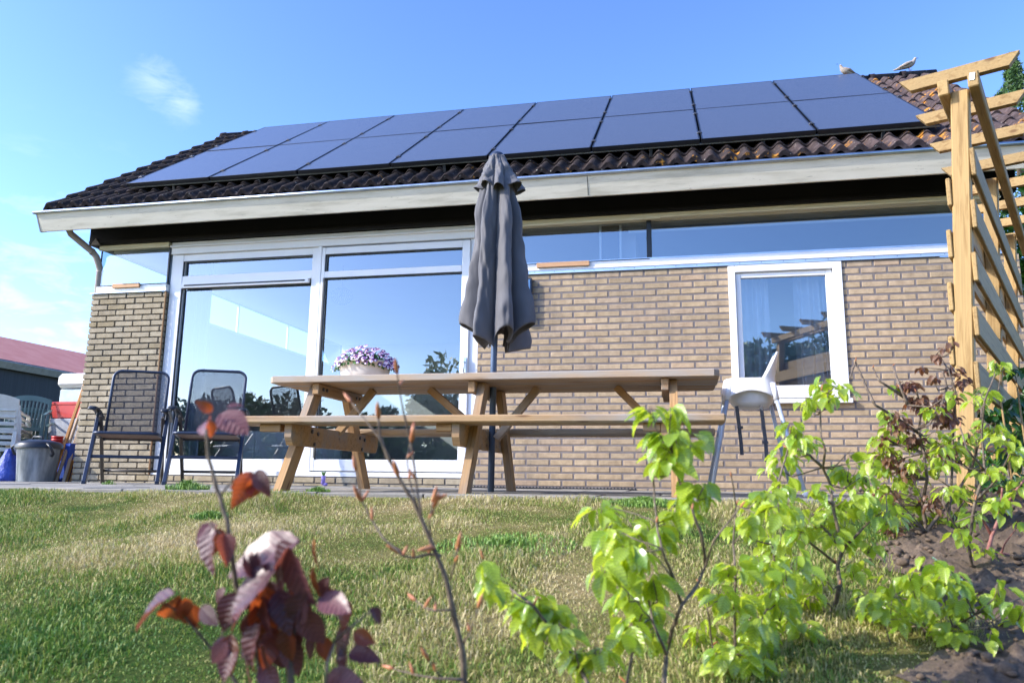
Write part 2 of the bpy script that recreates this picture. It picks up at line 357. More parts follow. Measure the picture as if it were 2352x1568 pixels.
# ------------------------------------------------------------------ house
PZ = 0.035                                   # patio level at the wall
C_ = 0.0618; BP = 0.2185
house = thing('house', 'yellow brick house with brown tiled roof and glass doors under a black eaves beam', 'house', (4.3, 3, 0))
def bricks(x0, x1, holes, matb, jt, j, rows, left_free=False, mb=None, dark_edge=False):
    mb = MB()
    for n in rows:                           # row n counted from the top
        z0 = (33-n)*C_; z1 = z0+C_-jt
        off = 0.2119 if n % 2 else 0.103
        k = math.floor((x0-off)/BP)-1; edges = []
        x = off+k*BP
        while x < x1+BP:
            a, b = x+jt/2, x+BP-jt/2; x += BP
            a = max(a, x0 if left_free else x0); b = min(b, x1)
            if b-a < 0.02: continue
            segs = [(a, b)]
            for hx0, hx1, hz0, hz1 in holes:
                if z1 > hz0 and z0 < hz1:
                    ns = []
                    for s in segs:
                        if s[1] <= hx0 or s[0] >= hx1: ns.append(s)
                        else:
                            if s[0] < hx0-0.02: ns.append((s[0], hx0))
                            if s[1] > hx1+0.02: ns.append((hx1, s[1]))
                    segs = ns
            for s in segs:
                jx = random.uniform(-j, j); jz = random.uniform(-j, j)*0.6; jy = random.uniform(-j, j)*0.8
                zz = z1
                mb.box(((s[0]+s[1])/2+jx, 0.05+jy, (z0+z1)/2+jz), (s[1]-s[0]-(0 if s[1]-s[0] < 0.15 else random.uniform(0, j)), 0.1, z1-z0+random.uniform(-j, j)*0.5),
                       Matrix.Rotation(random.uniform(-j, j)*2.2, 3, 'Y'), 0.0035, None)
    return mb
wl = bricks(0.0, 0.905, [], None, 0.013, 0.0024, range(1, 34)).build('wall', M['brick_l'], house)
wl['label'] = 'narrow greyish brick pier left of the glass doors'
mb = MB(); mb.box((0.4525, 0.062, 1.005), (0.885, 0.092, 2.03), b=0.001); mb.box((0.06, 3.2, 1.0), (0.1, 6.2, 2.04), b=0.001); mb.build('mortar', M['mortar_l'], wl)
wr = bricks(4.325, 9.0, [(6.64, 7.60, 0.80, 2.1)], None, 0.0155, 0.0014, range(1, 34)).build('wall', M['brick_r'], house)
wr['label'] = 'yellow brick wall around the single window, behind the picnic table'
mb = MB()
for x0, x1, z0, z1 in ((4.325, 6.64, 0, 2.03), (7.60, 9.0, 0, 2.03), (6.64, 7.60, 0, 0.80)):
    mb.box(((x0+x1)/2, 0.053, (z0+z1)/2), (x1-x0, 0.1, z1-z0), b=0.0005)
mb.box((8.95, 3.25, 1.0), (0.1, 6.2, 2.04), b=0.001)
mb.build('mortar', M['mortar_r'], wr)
plinth = bricks(0.905, 4.325, [], None, 0.013, 0.002, (32, 33)).build('plinth', M['brick_l'], house)
mb = MB(); mb.box((2.615, 0.056, 0.055), (3.42, 0.1, 0.12), b=0.001); mb.build('mortar', M['mortar_l'], plinth)
# rear wall, gables, partition, ceiling, floor (seen through the glass)
mb = MB()
mb.box((4.5, 6.3, 1.3), (8.9, 0.1, 2.6), b=0.001)
mb.box((0.125, 3.3, 1.02), (0.02, 6.0, 2.10), b=0.001)            # inner face of the left wall
mb.box((5.72, 3.3, 1.25), (0.18, 6.0, 2.5), b=0.001)              # partition
mb.box((7.3, 2.6, 1.25), (3.0, 0.1, 2.5), b=0.001)
mb.build('inner_wall', M['interior'], house)
mb = MB(); mb.box((4.5, 3.25, 2.565), (8.9, 6.1, 0.03), b=0.001); mb.build('ceiling', M['interior'], house)
mb = MB(); mb.box((4.5, 3.2, 0.07), (8.8, 6.1, 0.1), b=0.001); mb.build('floor', M['floor'], house)
# black beam below the gutter
mb = MB(); mb.box((4.475, -0.02, 2.73), (9.09, 0.05, 0.32), b=0.003); mb.box((4.475, -0.05, 2.60), (9.08, 0.012, 0.03), b=0.002)
beam = mb.build('eaves_beam', M['black'], house)
mb = MB(); mb.box((-0.045, 3.2, 2.70), (0.05, 6.4, 0.26), b=0.003); mb.build('gable_beam', M['black'], house); mb = MB(); mb.box((9.0, 3.2, 2.70), (0.05, 6.4, 0.26), b=0.003); mb.build('gable_beam', M['black'], house)
mb = MB()                                    # little weathered timber end at the corner
mb.prism([(-0.05, 0, 0), (0.06, 0, 0), (0.0, 0, 0.07)], (0.02, -0.062, 2.57), (0.02, -0.048, 2.57)); mb.build('timber_end', simple('grey_timber', lin('#837a76'), lin('#a59b96'), 0.8, scale=30, cs=(1, 1, 6)), house)
# cream head trim, sill rail, flashing
mb = MB(); mb.box((0.47, 0.02, 2.545), (0.86, 0.07, 0.045)); mb.box((0.47, -0.005, 2.525), (0.86, 0.03, 0.02)); mb.build('head_trim', M['cream'], house)
mb = MB()
mb.box((6.6, 0.02, 2.55), (4.6, 0.07, 0.04)); mb.box((6.6, -0.012, 2.53), (4.6, 0.035, 0.018)); mb.box((5.4, -0.022, 2.515), (1.3, 0.03, 0.014))
mb.box((6.6, 0.075, 2.535), (4.6, 0.05, 0.02))
mb.build('head_trim', M['cream'], house)
mb = MB(); mb.box((6.6, 0.005, 2.100), (4.55, 0.05, 0.055)); mb.box((6.6, -0.012, 2.068), (4.55, 0.03, 0.012))
mb.build('sill_rail', M['upvc'], house); mb = MB(); mb.box((0.475, 0.03, 2.075), (0.86, 0.06, 0.075)); mb.box((0.475, 0.006, 2.085), (0.86, 0.02, 0.03))
mb.box((0.055, 3.2, 2.09), (0.09, 6.1, 0.06))
mb.build('sill_rail', M['upvc'], house)
mb = MB(); mb.box((6.6, -0.012, 2.048), (4.56, 0.012, 0.032), b=0.001); mb.box((6.6, 0.045, 2.138), (4.55, 0.11, 0.016), b=0.001)
fl = mb.build('flashing', M['alu'], house); mb = MB(); mb.box((0.455, -0.008, 2.034), (0.93, 0.03, 0.010), b=0.001); mb.build('flashing', M['alu'], house)
for i in range(24): mb = MB(); mb.box((4.5+i*0.187, -0.019, 2.050), (0.006, 0.003, 0.006), b=0.001); mb.build('screw', M['dark'], fl)
mb = MB(); mb.box((5.25, 0.0, 2.130), (1.4, 0.045, 0.008), b=0.001); mb.build('gasket', M['dark'], house); mb = MB(); mb.box((0.48, 0.02, 2.117), (0.86, 0.05, 0.008), b=0.001); mb.build('gasket', M['dark'], house)
mb = MB(); mb.box((0.43, -0.020, 2.105), (0.33, 0.022, 0.046)); o = mb.build('wooden_batten', M['wood_block'], house)
mb = MB(); mb.box((5.145, -0.036, 2.110), (0.50, 0.022, 0.046)); o = mb.build('wooden_batten', M['wood_block'], house)
mb = MB()
mb.box((0.912, -0.006, 1.07), (0.013, 0.018, 1.9), b=0.002); mb.build('edge_batten', simple('brown_batten', lin('#7c5c3c'), lin('#8f6d49'), 0.8, scale=6, cs=(1, 1, .3)), house)
# clerestory glazing
def plane_xz(name, x0, x1, z0, z1, y, mat, parent, t=0.006):
    mb = MB(); mb.box(((x0+x1)/2, y, (z0+z1)/2), (x1-x0, t, z1-z0), b=0.0005); return mb.build(name, mat, parent)
cw = MB()
cw.box((5.945, 0.075, 2.325), (0.045, 0.07, 0.39)); cwo = cw.build('clerestory_window', M['dark'], house); cwo['label'] = 'long strip window above the right brick wall'
def pane1(name, x0, x1, z0, z1, y, mat, parent):      # a single sheet
    me = [(x0, y, z0), (x1, y, z0), (x1, y, z1), (x0, y, z1)]
    return raw_mesh(name, me, [[0, 1, 2, 3]], mat, parent)
pane1('pane', 4.33, 5.925, 2.145, 2.53, 0.10, M['glass'], cwo)
pane1('pane', 5.965, 8.9, 2.145, 2.53, 0.10, M['glass'], cwo)
mb = MB(); mb.box((5.485, 0.135, 2.33), (0.022, 0.05, 0.38)); mb.build('post', M['upvc'], cwo); mb = MB(); mb.box((5.675, 0.135, 2.33), (0.022, 0.05, 0.38)); mb.build('post', M['upvc'], cwo)
mb = MB(); mb.box((5.58, 0.15, 2.33), (0.17, 0.03, 0.38)); mb.build('infill_panel', M['dark'], cwo)
mb = MB(); mb.box((7.3, 0.17, 2.46), (3.1, 0.02, 0.03)); mb.build('curtain_rail', M['upvc'], cwo)
cc = MB(); cc.box((0.045, 0.03, 2.32), (0.014, 0.014, 0.40)); cco = cc.build('clerestory_window', M['dark'], house)
cc = MB(); cc.box((0.89, 0.03, 2.32), (0.02, 0.02, 0.40)); cc.build('mullion', M['dark'], cco)
for y in (2.05, 2.75, 4.2): cc = MB(); cc.box((0.045, y, 2.32), (0.03, 0.03, 0.40)); cc.build('mullion', M['upvc'], cco); cco['label'] = 'corner strip window above the brick pier'
pane1('pane', 0.052, 0.885, 2.122, 2.522, 0.03, M['glass_c'], cco)
raw_mesh('pane', [(0.045, 0.04, 2.12), (0.045, 6.2, 2.12), (0.045, 6.2, 2.55), (0.045, 0.04, 2.55)], [[0, 1, 2, 3]], M['glass_c'], cco)
# patio doors
pd = MB(); DY = 0.075
def fr(x0, x1, z0, z1, y=DY, t=0.07, b=0.004): pd.box(((x0+x1)/2, y, (z0+z1)/2), (x1-x0, t, z1-z0), b=b)
fr(0.918, 4.315, 2.435, 2.565, 0.06, 0.10); fr(0.918, 4.315, 2.505, 2.525, 0.0, 0.04)
fr(0.918, 1.055, 0.12, 2.435); fr(2.545, 2.615, 0.12, 2.435); fr(2.615, 2.655, 0.15, 2.435, 0.05, 0.06)
fr(4.225, 4.315, 0.12, 2.435); fr(0.918, 4.315, 0.12, 0.165, 0.055, 0.10); fr(1.055, 2.545, 0.165, 0.285, DY+0.004)
fr(1.055, 2.545, 2.358, 2.435, DY+0.004); fr(1.055, 2.545, 2.110, 2.198, DY+0.004)
pdo = pd.build('patio_door', M['upvc'], house); pdo['label'] = 'wide white-framed glass door front with a sliding right leaf'
sl = MB()
def fs(x0, x1, z0, z1, y=0.045, t=0.055): sl.box(((x0+x1)/2, y, (z0+z1)/2), (x1-x0, t, z1-z0), b=0.005)
fs(2.66, 2.70, 0.175, 2.42); fs(4.145, 4.225, 0.175, 2.42); fs(2.70, 4.145, 0.175, 0.285); fs(2.70, 4.145, 2.345, 2.42); fs(2.70, 4.145, 2.098, 2.168)
slo = sl.build('door', M['upvc'], pdo)
mb = MB(); mb.box((1.80, 0.034, 2.083), (1.45, 0.05, 0.048), b=0.003); mb.build('trickle_vent', M['upvc'], pdo)
mb = MB(); mb.box((1.80, 0.006, 2.084), (1.38, 0.008, 0.014), b=0.001); mb.build('vent_slot', M['dark'], pdo)
for x0, x1, z0, z1, y in ((1.055, 2.545, 2.198, 2.358, 0.085), (1.055, 2.545, 0.285, 2.11, 0.085), (2.70, 4.145, 2.168, 2.345, 0.05), (2.70, 4.145, 0.285, 2.098, 0.05)):
    pane1('pane', x0, x1, z0, z1, y, M['glass'], pdo)
mb = MB()                                     # dark glazing seals
for x0, x1, z0, z1, y in ((1.055, 2.545, 2.198, 2.358, 0.05), (1.055, 2.545, 0.285, 2.06, 0.05), (2.70, 4.145, 2.168, 2.345, 0.022), (2.70, 4.145, 0.285, 2.098, 0.022)):
    for a in ((x0+0.003, x0-0.0, 0), ): mb.box((x0+0.004, y, (z0+z1)/2), (0.008, 0.02, z1-z0), b=0.001)
    mb.box(((x0+x1)/2, y, z1-0.003), (x1-x0, 0.02, 0.006), b=0.001)
mb.build('seal', M['dark'], pdo)
mb = MB(); mb.box((2.692, 0.03, 1.2), (0.016, 0.03, 1.8), b=0.002); mb.build('cover_strip', simple('grey_strip', lin('#6a675f'), None, 0.5), pdo)
mb = MB(); mb.box((4.20, 0.005, 1.15), (0.035, 0.016, 0.20), b=0.004); mb.tube([(4.20, -0.005, 1.10), (4.20, -0.035, 1.105), (4.20, -0.035, 1.20), (4.20, -0.005, 1.205)], 0.007, 8)
mb.build('door_handle', M['alu'], pdo)
# single window
wi = MB()
def fw(x0, x1, z0, z1, y, t, b=0.004): wi.box(((x0+x1)/2, y, (z0+z1)/2), (x1-x0, t, z1-z0), b=b)
X0, X1, Z0, Z1 = 6.64, 7.60, 0.83, 2.03
fw(X0, X0+0.062, Z0, Z1, 0.022, 0.075); fw(X1-0.075, X1, Z0, Z1, 0.022, 0.075); fw(X0+0.062, X1-0.075, Z1-0.062, Z1, 0.022, 0.075); fw(X0+0.062, X1-0.075, Z0, Z0+0.062, 0.022, 0.075)
wio = wi.build('window', M['upvc'], house); wio['label'] = 'white-framed square window right of the picnic table'
wi = MB(); a, b_, c, d = X0+0.066, X1-0.079, Z0+0.066, Z1-0.066
fw(a, a+0.045, c, d, 0.045, 0.06); fw(b_-0.052, b_, c, d, 0.045, 0.06); fw(a+0.045, b_-0.052, d-0.045, d, 0.045, 0.06); fw(a+0.045, b_-0.052, c, c+0.05, 0.045, 0.06)
wi.build('sash', M['upvc'], wio)
pane1('pane', a+0.04, b_-0.045, c+0.04, d-0.04, 0.04, M['glass'], wio)
wi = MB(); fw(X0-0.005, X1+0.015, Z0-0.045, Z0-0.006, -0.005, 0.09); wi.build('sill', M['upvc'], wio)
wi = MB(); fw(X0+0.0, X1, Z0-0.0065, Z0-0.0005, 0.0, 0.06, 0.001); wi.build('gap', M['dark'], wio)
# dark framed box on the wall behind the parasol
mb = MB(); mb.box((4.80, -0.03, 1.78), (0.10, 0.06, 0.42), b=0.006); hb = mb.build('wall_box', M['anth'], house)
mb = MB(); mb.box((4.80, -0.063, 1.78), (0.075, 0.004, 0.38), b=0.001); mb.build('front_panel', simple('box_face', lin('#5277a4'), None, 0.3), hb)

# ------------------------------------------------------------------ roof
TH = 0.6255; ct, st = math.cos(TH), math.sin(TH)
def RPt(x, s, h=0.0):                         # roof point: s up the slope from y=-0.45, h above the tile plane
    zb = 2.984-0.155/ct
    return Vector((x, -0.45+s*ct-h*st, zb+s*st+h*ct))
RX0, RX1, S0, S1 = -0.45, 9.36, 0.185, 4.02
def roof_slope(front=True):
    per = 0.304; nper = int(round((RX1-RX0)/per)); W = RX1-RX0; per = W/nper
    spw = 18; ncol = nper*spw+1
    xs = np.linspace(RX0, RX1, ncol)
    ph = ((xs-RX0)/(per/2)) % 1.0
    prof = 0.054*(0.5-0.5*np.cos(2*np.pi*(ph**0.85)))                    # rolls
    nc = 12; step = (S1-S0)/nc
    V = []; F = []; T = []
    for i in range(nc):
        s0 = S0+i*step; s1 = s0+step+0.03
        tilej = RNG.random(nper+1)
        col = np.minimum(((xs-RX0)/per+1e-6).astype(int), nper-1)
        dz = (tilej[col]-0.5)*0.006; ds = (RNG.random(nper+1)[col]-0.5)*0.012
        rows = [(s0+0.004, -0.026, 0.0), (s0, 0.022-0.0, 1.0), (s0+0.012, 0.030, 1.0), ((s0+s1)/2, 0.014, 1.0), (s1, 0.002, 1.0)]
        base = len(V)
        for s, h, k in rows:
            hh = prof*1.0+h+dz
            ss = s+(ds if s < s0+0.05 else 0)
            for x, a, b in zip(xs, hh, ss*np.ones_like(xs)):
                p = RPt(x, b, a)
                if not front: p = Vector((p.x, 2*YR-p.y, p.z))
                V.append(p); 
            T += list(tilej[col])
        for r in range(len(rows)-1):
            for k in range(ncol-1):
                F.append([base+r*ncol+k, base+r*ncol+k+1, base+(r+1)*ncol+k+1, base+(r+1)*ncol+k])
        # verge sides
        for e, kk in ((0, 0), (1, ncol-1)):
            for r in range(1, len(rows)-1):
                a = V[base+r*ncol+kk]; b2 = V[base+(r+1)*ncol+kk]; n0 = len(V)
                V += [a, b2, b2+Vector((0, 0, -0.075)), a+Vector((0, 0, -0.075))]; T += [tilej[0]]*4; F.append([n0, n0+1, n0+2, n0+3])
    return V, F, T
YR = -0.45+S1*ct
V, F, T = roof_slope(True)
roof = raw_mesh('roof', V, F, M['tile'], house, T, smooth=True)
roof.data.set_sharp_from_angle(angle=R(50)) if hasattr(roof.data, 'set_sharp_from_angle') else None
# rear slope and underside
p0 = RPt(0, S1, -0.02); yb = 2*YR+0.9
mb = MB()
mb.prism([(0, 0, 0), (0, 0, 0.05), (0, 4.1, 0.05-4.1*st/ct), (0, 4.1, -4.1*st/ct)], (RX0+0.02, YR, p0.z), (RX1-0.02, YR, p0.z)); mb.build('rear_slope', M['tile'], roof)
a = RPt(0, S0+0.03, -0.06); b = RPt(0, S1, -0.06)
mb = MB(); mb.prism([(0, a.y, a.z), (0, b.y, b.z), (0, b.y, b.z-0.03), (0, a.y, a.z-0.03)], (RX0+0.03, 0, 0), (RX1-0.03, 0, 0)); mb.build('roof_deck', M['black'], roof)
mb = MB(); g = [(0, 0.0, 2.6), (0, 6.3, 2.6), (0, YR, b.z-0.06)]
mb.prism(g, (0.02, 0, 0), (0.07, 0, 0)); mb.build('gable_infill', M['black'], roof); mb = MB(); mb.prism(g, (8.95, 0, 0), (9.0, 0, 0)); mb.build('gable_infill', M['black'], roof)
# bargeboards
for x in (RX0+0.05, RX1-0.05):
    mb = MB(); a = RPt(x, S0, -0.05); b = RPt(x, S1, -0.05)
    mb.prism([(0, a.y, a.z), (0, b.y, b.z), (0, b.y, b.z-0.17), (0, a.y, a.z-0.12)], (x-0.012, 0, 0), (x+0.012, 0, 0)); mb.build('bargeboard', M['black'], roof)
# ridge tiles
def ridge_tile():
    V = []; F = []; n = 10; L = 0.41
    for i, (u, rr) in enumerate(((0, 0.112), (0.06, 0.114), (0.065, 0.104), (L, 0.094), (L, 0.08), (0, 0.09))):
        for k in range(n+1):
            a = math.pi*(-0.08+1.16*k/n); V.append((u, rr*1.0*math.cos(a), rr*0.85*math.sin(a)))
    for i in range(5):
        for k in range(n): F.append([i*(n+1)+k, i*(n+1)+k+1, (i+1)*(n+1)+k+1, (i+1)*(n+1)+k])
    return V, F
Vr, Fr = ridge_tile(); rt0 = None; x = RX0-0.02; k = 0
while x < RX1-0.1:
    if rt0 is None:
        rt0 = raw_mesh('ridge_tile', Vr, Fr, M['tile'], roof, [0.8]*len(Vr), True); o = rt0
    else: o = rt0.copy(); SC.collection.objects.link(o); o.parent = roof
    o.location = (x, YR, RPt(0, S1, 0.0).z-0.005+random.uniform(-0.004, 0.004)); o.rotation_euler = (random.uniform(-.02, .02), 0, 0); x += 0.365
# gutter: boxed front board with a zinc roll on top
gut = MB(); gx0, gx1 = -0.335, 9.40
gut.prism([(0, -0.420, 2.620), (0, -0.398, 2.620), (0, -0.478, 2.790), (0, -0.500, 2.790)], (gx0, 0, 0), (gx1, 0, 0))
guto = gut.build('gutter', M['fascia'], house)
mb = MB(); mb.prism([(0, -0.432, 2.712), (0, -0.20, 2.715), (0, -0.20, 2.73), (0, -0.44, 2.727)], (gx0, 0, 0), (gx1, 0, 0)); mb.prism([(0, -0.199, 2.712), (0, -0.18, 2.712), (0, -0.18, 2.86), (0, -0.199, 2.86)], (gx0, 0, 0), (gx1, 0, 0)); mb.build('gutter_trough', M['black'], guto)
mb = MB()
mb.prism([(0, -0.423, 2.616), (0, -0.395, 2.618), (0, -0.178, 2.71), (0, -0.178, 2.862), (0, -0.503, 2.795)], (gx0-0.014, 0, 0), (gx0-0.001, 0, 0))
mb.build('end_board', simple('grey_end', lin('#6b6f76'), lin('#8b9096'), 0.6, scale=20), guto)
mb = MB(); mb.tube([(gx0-0.04, -0.506, 2.802), (3.1, -0.506, 2.800), (6.2, -0.506, 2.799), (gx1, -0.506, 2.799)], 0.0175, 12)
mb.prism([(0, -0.50, 2.792), (0, -0.30, 2.80), (0, -0.30, 2.803), (0, -0.50, 2.796)], (gx0-0.05, 0, 0), (gx1, 0, 0)); mb.build('zinc_edge', M['zinc'], guto)
mb = MB(); mb.box((5.43, -0.4615, 2.705), (0.004, 0.004, 0.17), Matrix.Rotation(R(25), 3, 'X'), b=0.0005); mb.build('board_joint', M['dark'], guto)
# downpipe
pa = atY(158, 534, -0.30); pb = atY(224, 584, -0.02); 
mb = MB()
mb.tube([pa+Vector((0, -0.03, 0.13)), pa+Vector((0, 0, 0.03)), pa+Vector((0.01, 0.02, -0.01)), pb+Vector((-0.04, -0.03, 0.02)), pb+Vector((-0.01, 0.0, -0.03)), pb+Vector((0.0, 0.03, -0.10)), pb+Vector((0.0, 0.06, -0.16)), (pb.x+0.0, pb.y+0.08, 0.1)], 0.034, 14)
dp = mb.build('downpipe', M['pipe'], house)
mb = MB(); mb.tube([pb+Vector((-0.05, -0.04, 0.027)), pb+Vector((-0.035, -0.028, 0.015))], 0.039, 14); mb.tube([pb+Vector((0, 0.062, -0.165)), pb+Vector((0, 0.066, -0.185))], 0.039, 14); mb.build('socket', M['pipe'], dp)

# ------------------------------------------------------------------ solar panels
PL, PW = 1.636, 1.01; PS0, PX0 = 0.392, 0.382
def Pp(x, s, h=0.0): return Vector((x, -0.45+s*ct-h*st, 2.984+s*st+h*ct))
MR = Matrix(((1, 0, 0), (0, ct, -st), (0, st, ct)))
fr_mb = MB(); L, Wd = PL-0.012, PW-0.016
for sx in (-1, 1): fr_mb.box((sx*(Wd/2-0.006), 0, -0.02), (0.012, L, 0.04), b=0.001)
for s_ in (-1, 1): fr_mb.box((0, s_*(L/2-0.006), -0.0202), (Wd-0.024, 0.012, 0.0396), b=0.001)
pan_mb = MB(); pan_mb.box((0, 0, -0.006), (Wd-0.012, L-0.012, 0.008), b=0.001)
words = ['leftmost', 'second from the left', 'third from the left', 'fourth from the left', 'fourth from the right', 'third from the right', 'second from the right', 'rightmost']
proto = None
for j in range(2):
    for i in range(8):
        c = Pp(PX0+(i+0.5)*PW-0.005, PS0+(j+0.5)*PL+(0.004 if j else 0))
        lab = 'black solar panel in the %s row on the tiled roof, %s' % ('upper' if j else 'lower', words[i])
        if proto is None:
            proto = bpy.data.objects.new('solar_panel', None); SC.collection.objects.link(proto); o = proto
            fr_mb.build('frame', M['pframe'], proto); pan_mb.build('cell_glass', M['panel'], proto)
        else: o = copy_tree(proto)
        tag(o, lab, 'solar panel', 'solar panels on the roof')
        o.matrix_world = Matrix.Translation(c) @ MR.to_4x4() @ Matrix.Rotation(R(random.uniform(-.12, .12)), 4, 'X') @ Matrix.Rotation(R(random.uniform(-.12, .12)), 4, 'Y')
rail = thing('mounting_rail', 'black metal rails and clamps under the solar panels', 'rail', Pp(4.4, 0.5, -0.05))
mb = MB()
for s in (0.33, 1.18, 0, 0):
    pass
for s in (PS0+0.30, PS0+PL-0.30, PS0+PL+0.30, PS0+2*PL-0.30):
    mb = MB(); mb.bar(Pp(PX0-0.02, s, -0.06), Pp(PX0+8*PW+0.02, s, -0.06), 0.035, 0.035, up=(0, -st, ct)); mb.build('rail', M['pframe'], rail)
mb = MB(); mb.bar(Pp(PX0+0.02, PS0+0.02, -0.052), Pp(PX0+8*PW-0.02, PS0+0.02, -0.052), 0.02, 0.016, up=(0, -st, ct)); mb.build('rail', simple('rail_alu', (0.10, 0.10, 0.09, 1), (0.14, 0.14, 0.12, 1), 0.5, 0.3), rail)
for i in range(8):
    mb = MB(); mb.bar(Pp(PX0+0.55+i*PW, PS0+0.03, -0.05), Pp(PX0+0.55+i*PW, PS0+0.0, -0.135), 0.03, 0.012, up=(0, -1, 0)); mb.build('roof_hook', M['pframe'], rail)
mb = MB()
for i in range(9):
    for s in (PS0+0.30, PS0+PL-0.30, PS0+PL+0.30, PS0+2*PL-0.30):
        mb = MB(); mb.box(Pp(PX0+i*PW-0.005, s, 0.003), (0.045, 0.05, 0.010), MR, b=0.002); mb.box(Pp(PX0+i*PW-0.005, s, 0.011), (0.014, 0.014, 0.008), MR, b=0.002); mb.build('clamp', M['clamp'], rail)
# ------------------------------------------------------------------ ground
def hsh(x, y): return math.sin(x*1.7+y*0.9)*0.5+math.sin(x*0.63-y*1.31+1.3)*0.5
YE = -3.06                                     # front edge of the patio
SLP = 0.17
def gz(x, y):                                  # lawn surface height
    if y > YE: z = 0.012 if y < -0.5 or x > -0.3 else 0.0
    else:
        d = YE-y; z = 0.012-SLP*(d*d/0.5 if d < 0.25 else d-0.125)
        z = max(z, -1.3+0.02*math.exp(0)) if d > 9 else z
        z += 0.018*hsh(x*2.2, y*2.2)*min(1, d*1.5)
    if x < -0.4 and y > -3: z = 0.012+0.01*hsh(x*3, y*3)
    return z
def gzn(x, y): return np.vectorize(gz)(x, y)
def mth2(t, op, a, b, c=None):
    m = t.nodes.new('ShaderNodeMath'); m.operation = op
    for i, x in enumerate((a, b, c)):
        if x is None: continue
        if isinstance(x, (int, float)): m.inputs[i].default_value = x
        else: t.links.new(x, m.inputs[i])
    return m.outputs[0]
def lawn_value(t, v, tint):                   # 0 lush green ... 1 dry straw, by place and blade
    n = noise(t, v, 1.5, 5, 0.62, .4); n2 = noise(t, v, 7, 4, .6)
    s = mth2(t, 'MULTIPLY_ADD', n, 1.25, mth2(t, 'MULTIPLY', n2, .35))
    if tint is not None: s = mth2(t, 'MULTIPLY_ADD', tint, .46, s)
    else: s = mth2(t, 'ADD', s, .23)
    s = mth2(t, 'SUBTRACT', s, .44)
    for (x, y, r, k) in ((4.5, -5.3, 1.3, -.30), (2.6, -4.0, 1.3, -.22), (6.9, -3.9, .8, -.18), (5.0, -3.25, 1.0, .16), (4.3, -4.15, .7, .16), (6.0, -4.6, .6, .12)):
        d = t.nodes.new('ShaderNodeVectorMath'); d.operation = 'DISTANCE'; d.inputs[1].default_value = (x, y, -SLP*max(0, YE-y)); t.links.new(v, d.inputs[0])
        mr = t.nodes.new('ShaderNodeMapRange'); mr.interpolation_type = 'SMOOTHSTEP'; mr.inputs['From Min'].default_value = r; mr.inputs['From Max'].default_value = 0; t.links.new(d.outputs['Value'], mr.inputs['Value'])
        s = mth2(t, 'MULTIPLY_ADD', mr.outputs[0], k, s)
    return s
def lawn_mat():
    m, t, p = new_mat('lawn_soil'); v = coords(t, 'Object'); f = noise(t, v, 60, 5, 0.7)
    c = ramp(t, lawn_value(t, v, None), [(0.35, lin('#3d4f20')), (0.58, lin('#6b6a3a')), (0.85, lin('#978660'))])
    c = mixc(t, 1.0, c, ramp(t, f, [(0.3, (0.55, 0.55, 0.5, 1)), (0.7, (1.25, 1.2, 1.15, 1))]), 'MULTIPLY')
    t.links.new(c, p.inputs['Base Color']); p.inputs['Roughness'].default_value = 1; p.inputs['Specular IOR Level'].default_value = 0.1
    bump(t, p, f, 0.8, 0.01); return m
M['lawn'] = lawn_mat()
xs = np.concatenate([np.array([-400, -150, -60, -25, -12, -7, -5]), np.arange(-4, 11.01, 0.1), np.array([12, 14, 18, 30, 70, 160, 400])])
ys = np.concatenate([np.array([-400, -150, -60, -30, -20, -14, -11, -9.5]), np.arange(-8.5, 0.51, 0.1), np.array([2, 6, 12, 25, 60, 150, 400])])
nx, ny = len(xs), len(ys)
V = [(x, y, gz(x, y)) for y in ys for x in xs]
F = [[j*nx+i, j*nx+i+1, (j+1)*nx+i+1, (j+1)*nx+i] for j in range(ny-1) for i in range(nx-1)]
tag(raw_mesh('ground', V, F, M['lawn'], None, None, True), kind='structure')
# patio slabs
def slab_mat():
    m, t, p = new_mat('concrete_slab'); v = coords(t, 'Object'); n = noise(t, v, 4, 6, 0.65); f = noise(t, v, 140, 4, 0.8)
    c = ramp(t, n, [(0.3, lin('#77736b')), (0.7, lin('#9b958a'))])
    c = mixc(t, 1.0, c, ramp(t, f, [(0.3, (0.8, 0.8, 0.8, 1)), (0.7, (1.15, 1.15, 1.15, 1))]), 'MULTIPLY')
    c = mixc(t, 1.0, c, ramp(t, tintf(t), [(0, (0.88, 0.88, 0.88, 1)), (1, (1.1, 1.09, 1.07, 1))]), 'MULTIPLY')
    t.links.new(c, p.inputs['Base Color']); p.inputs['Roughness'].default_value = 0.95; bump(t, p, f, 0.5, 0.003); return m
M['slab'] = slab_mat(); mb = MB(); yy = -0.005; row = 0
while yy > YE+0.02:
    d = min(0.6, yy-YE); x = -0.55+(0.3 if row % 2 else 0)-0.3
    while x < 8.6:
        mb.box((x+0.3, yy-d/2, PZ-0.025+random.uniform(-0.0025, 0.0025)), (0.592, d-0.008, 0.05), Matrix.Rotation(R(random.uniform(-.2, .2)), 3, 'X') @ Matrix.Rotation(R(random.uniform(-.2, .2)), 3, 'Z'), b=0.004); x += 0.6
    yy -= 0.6; row += 1
tag(mb.build('patio', M['slab']), kind='structure')
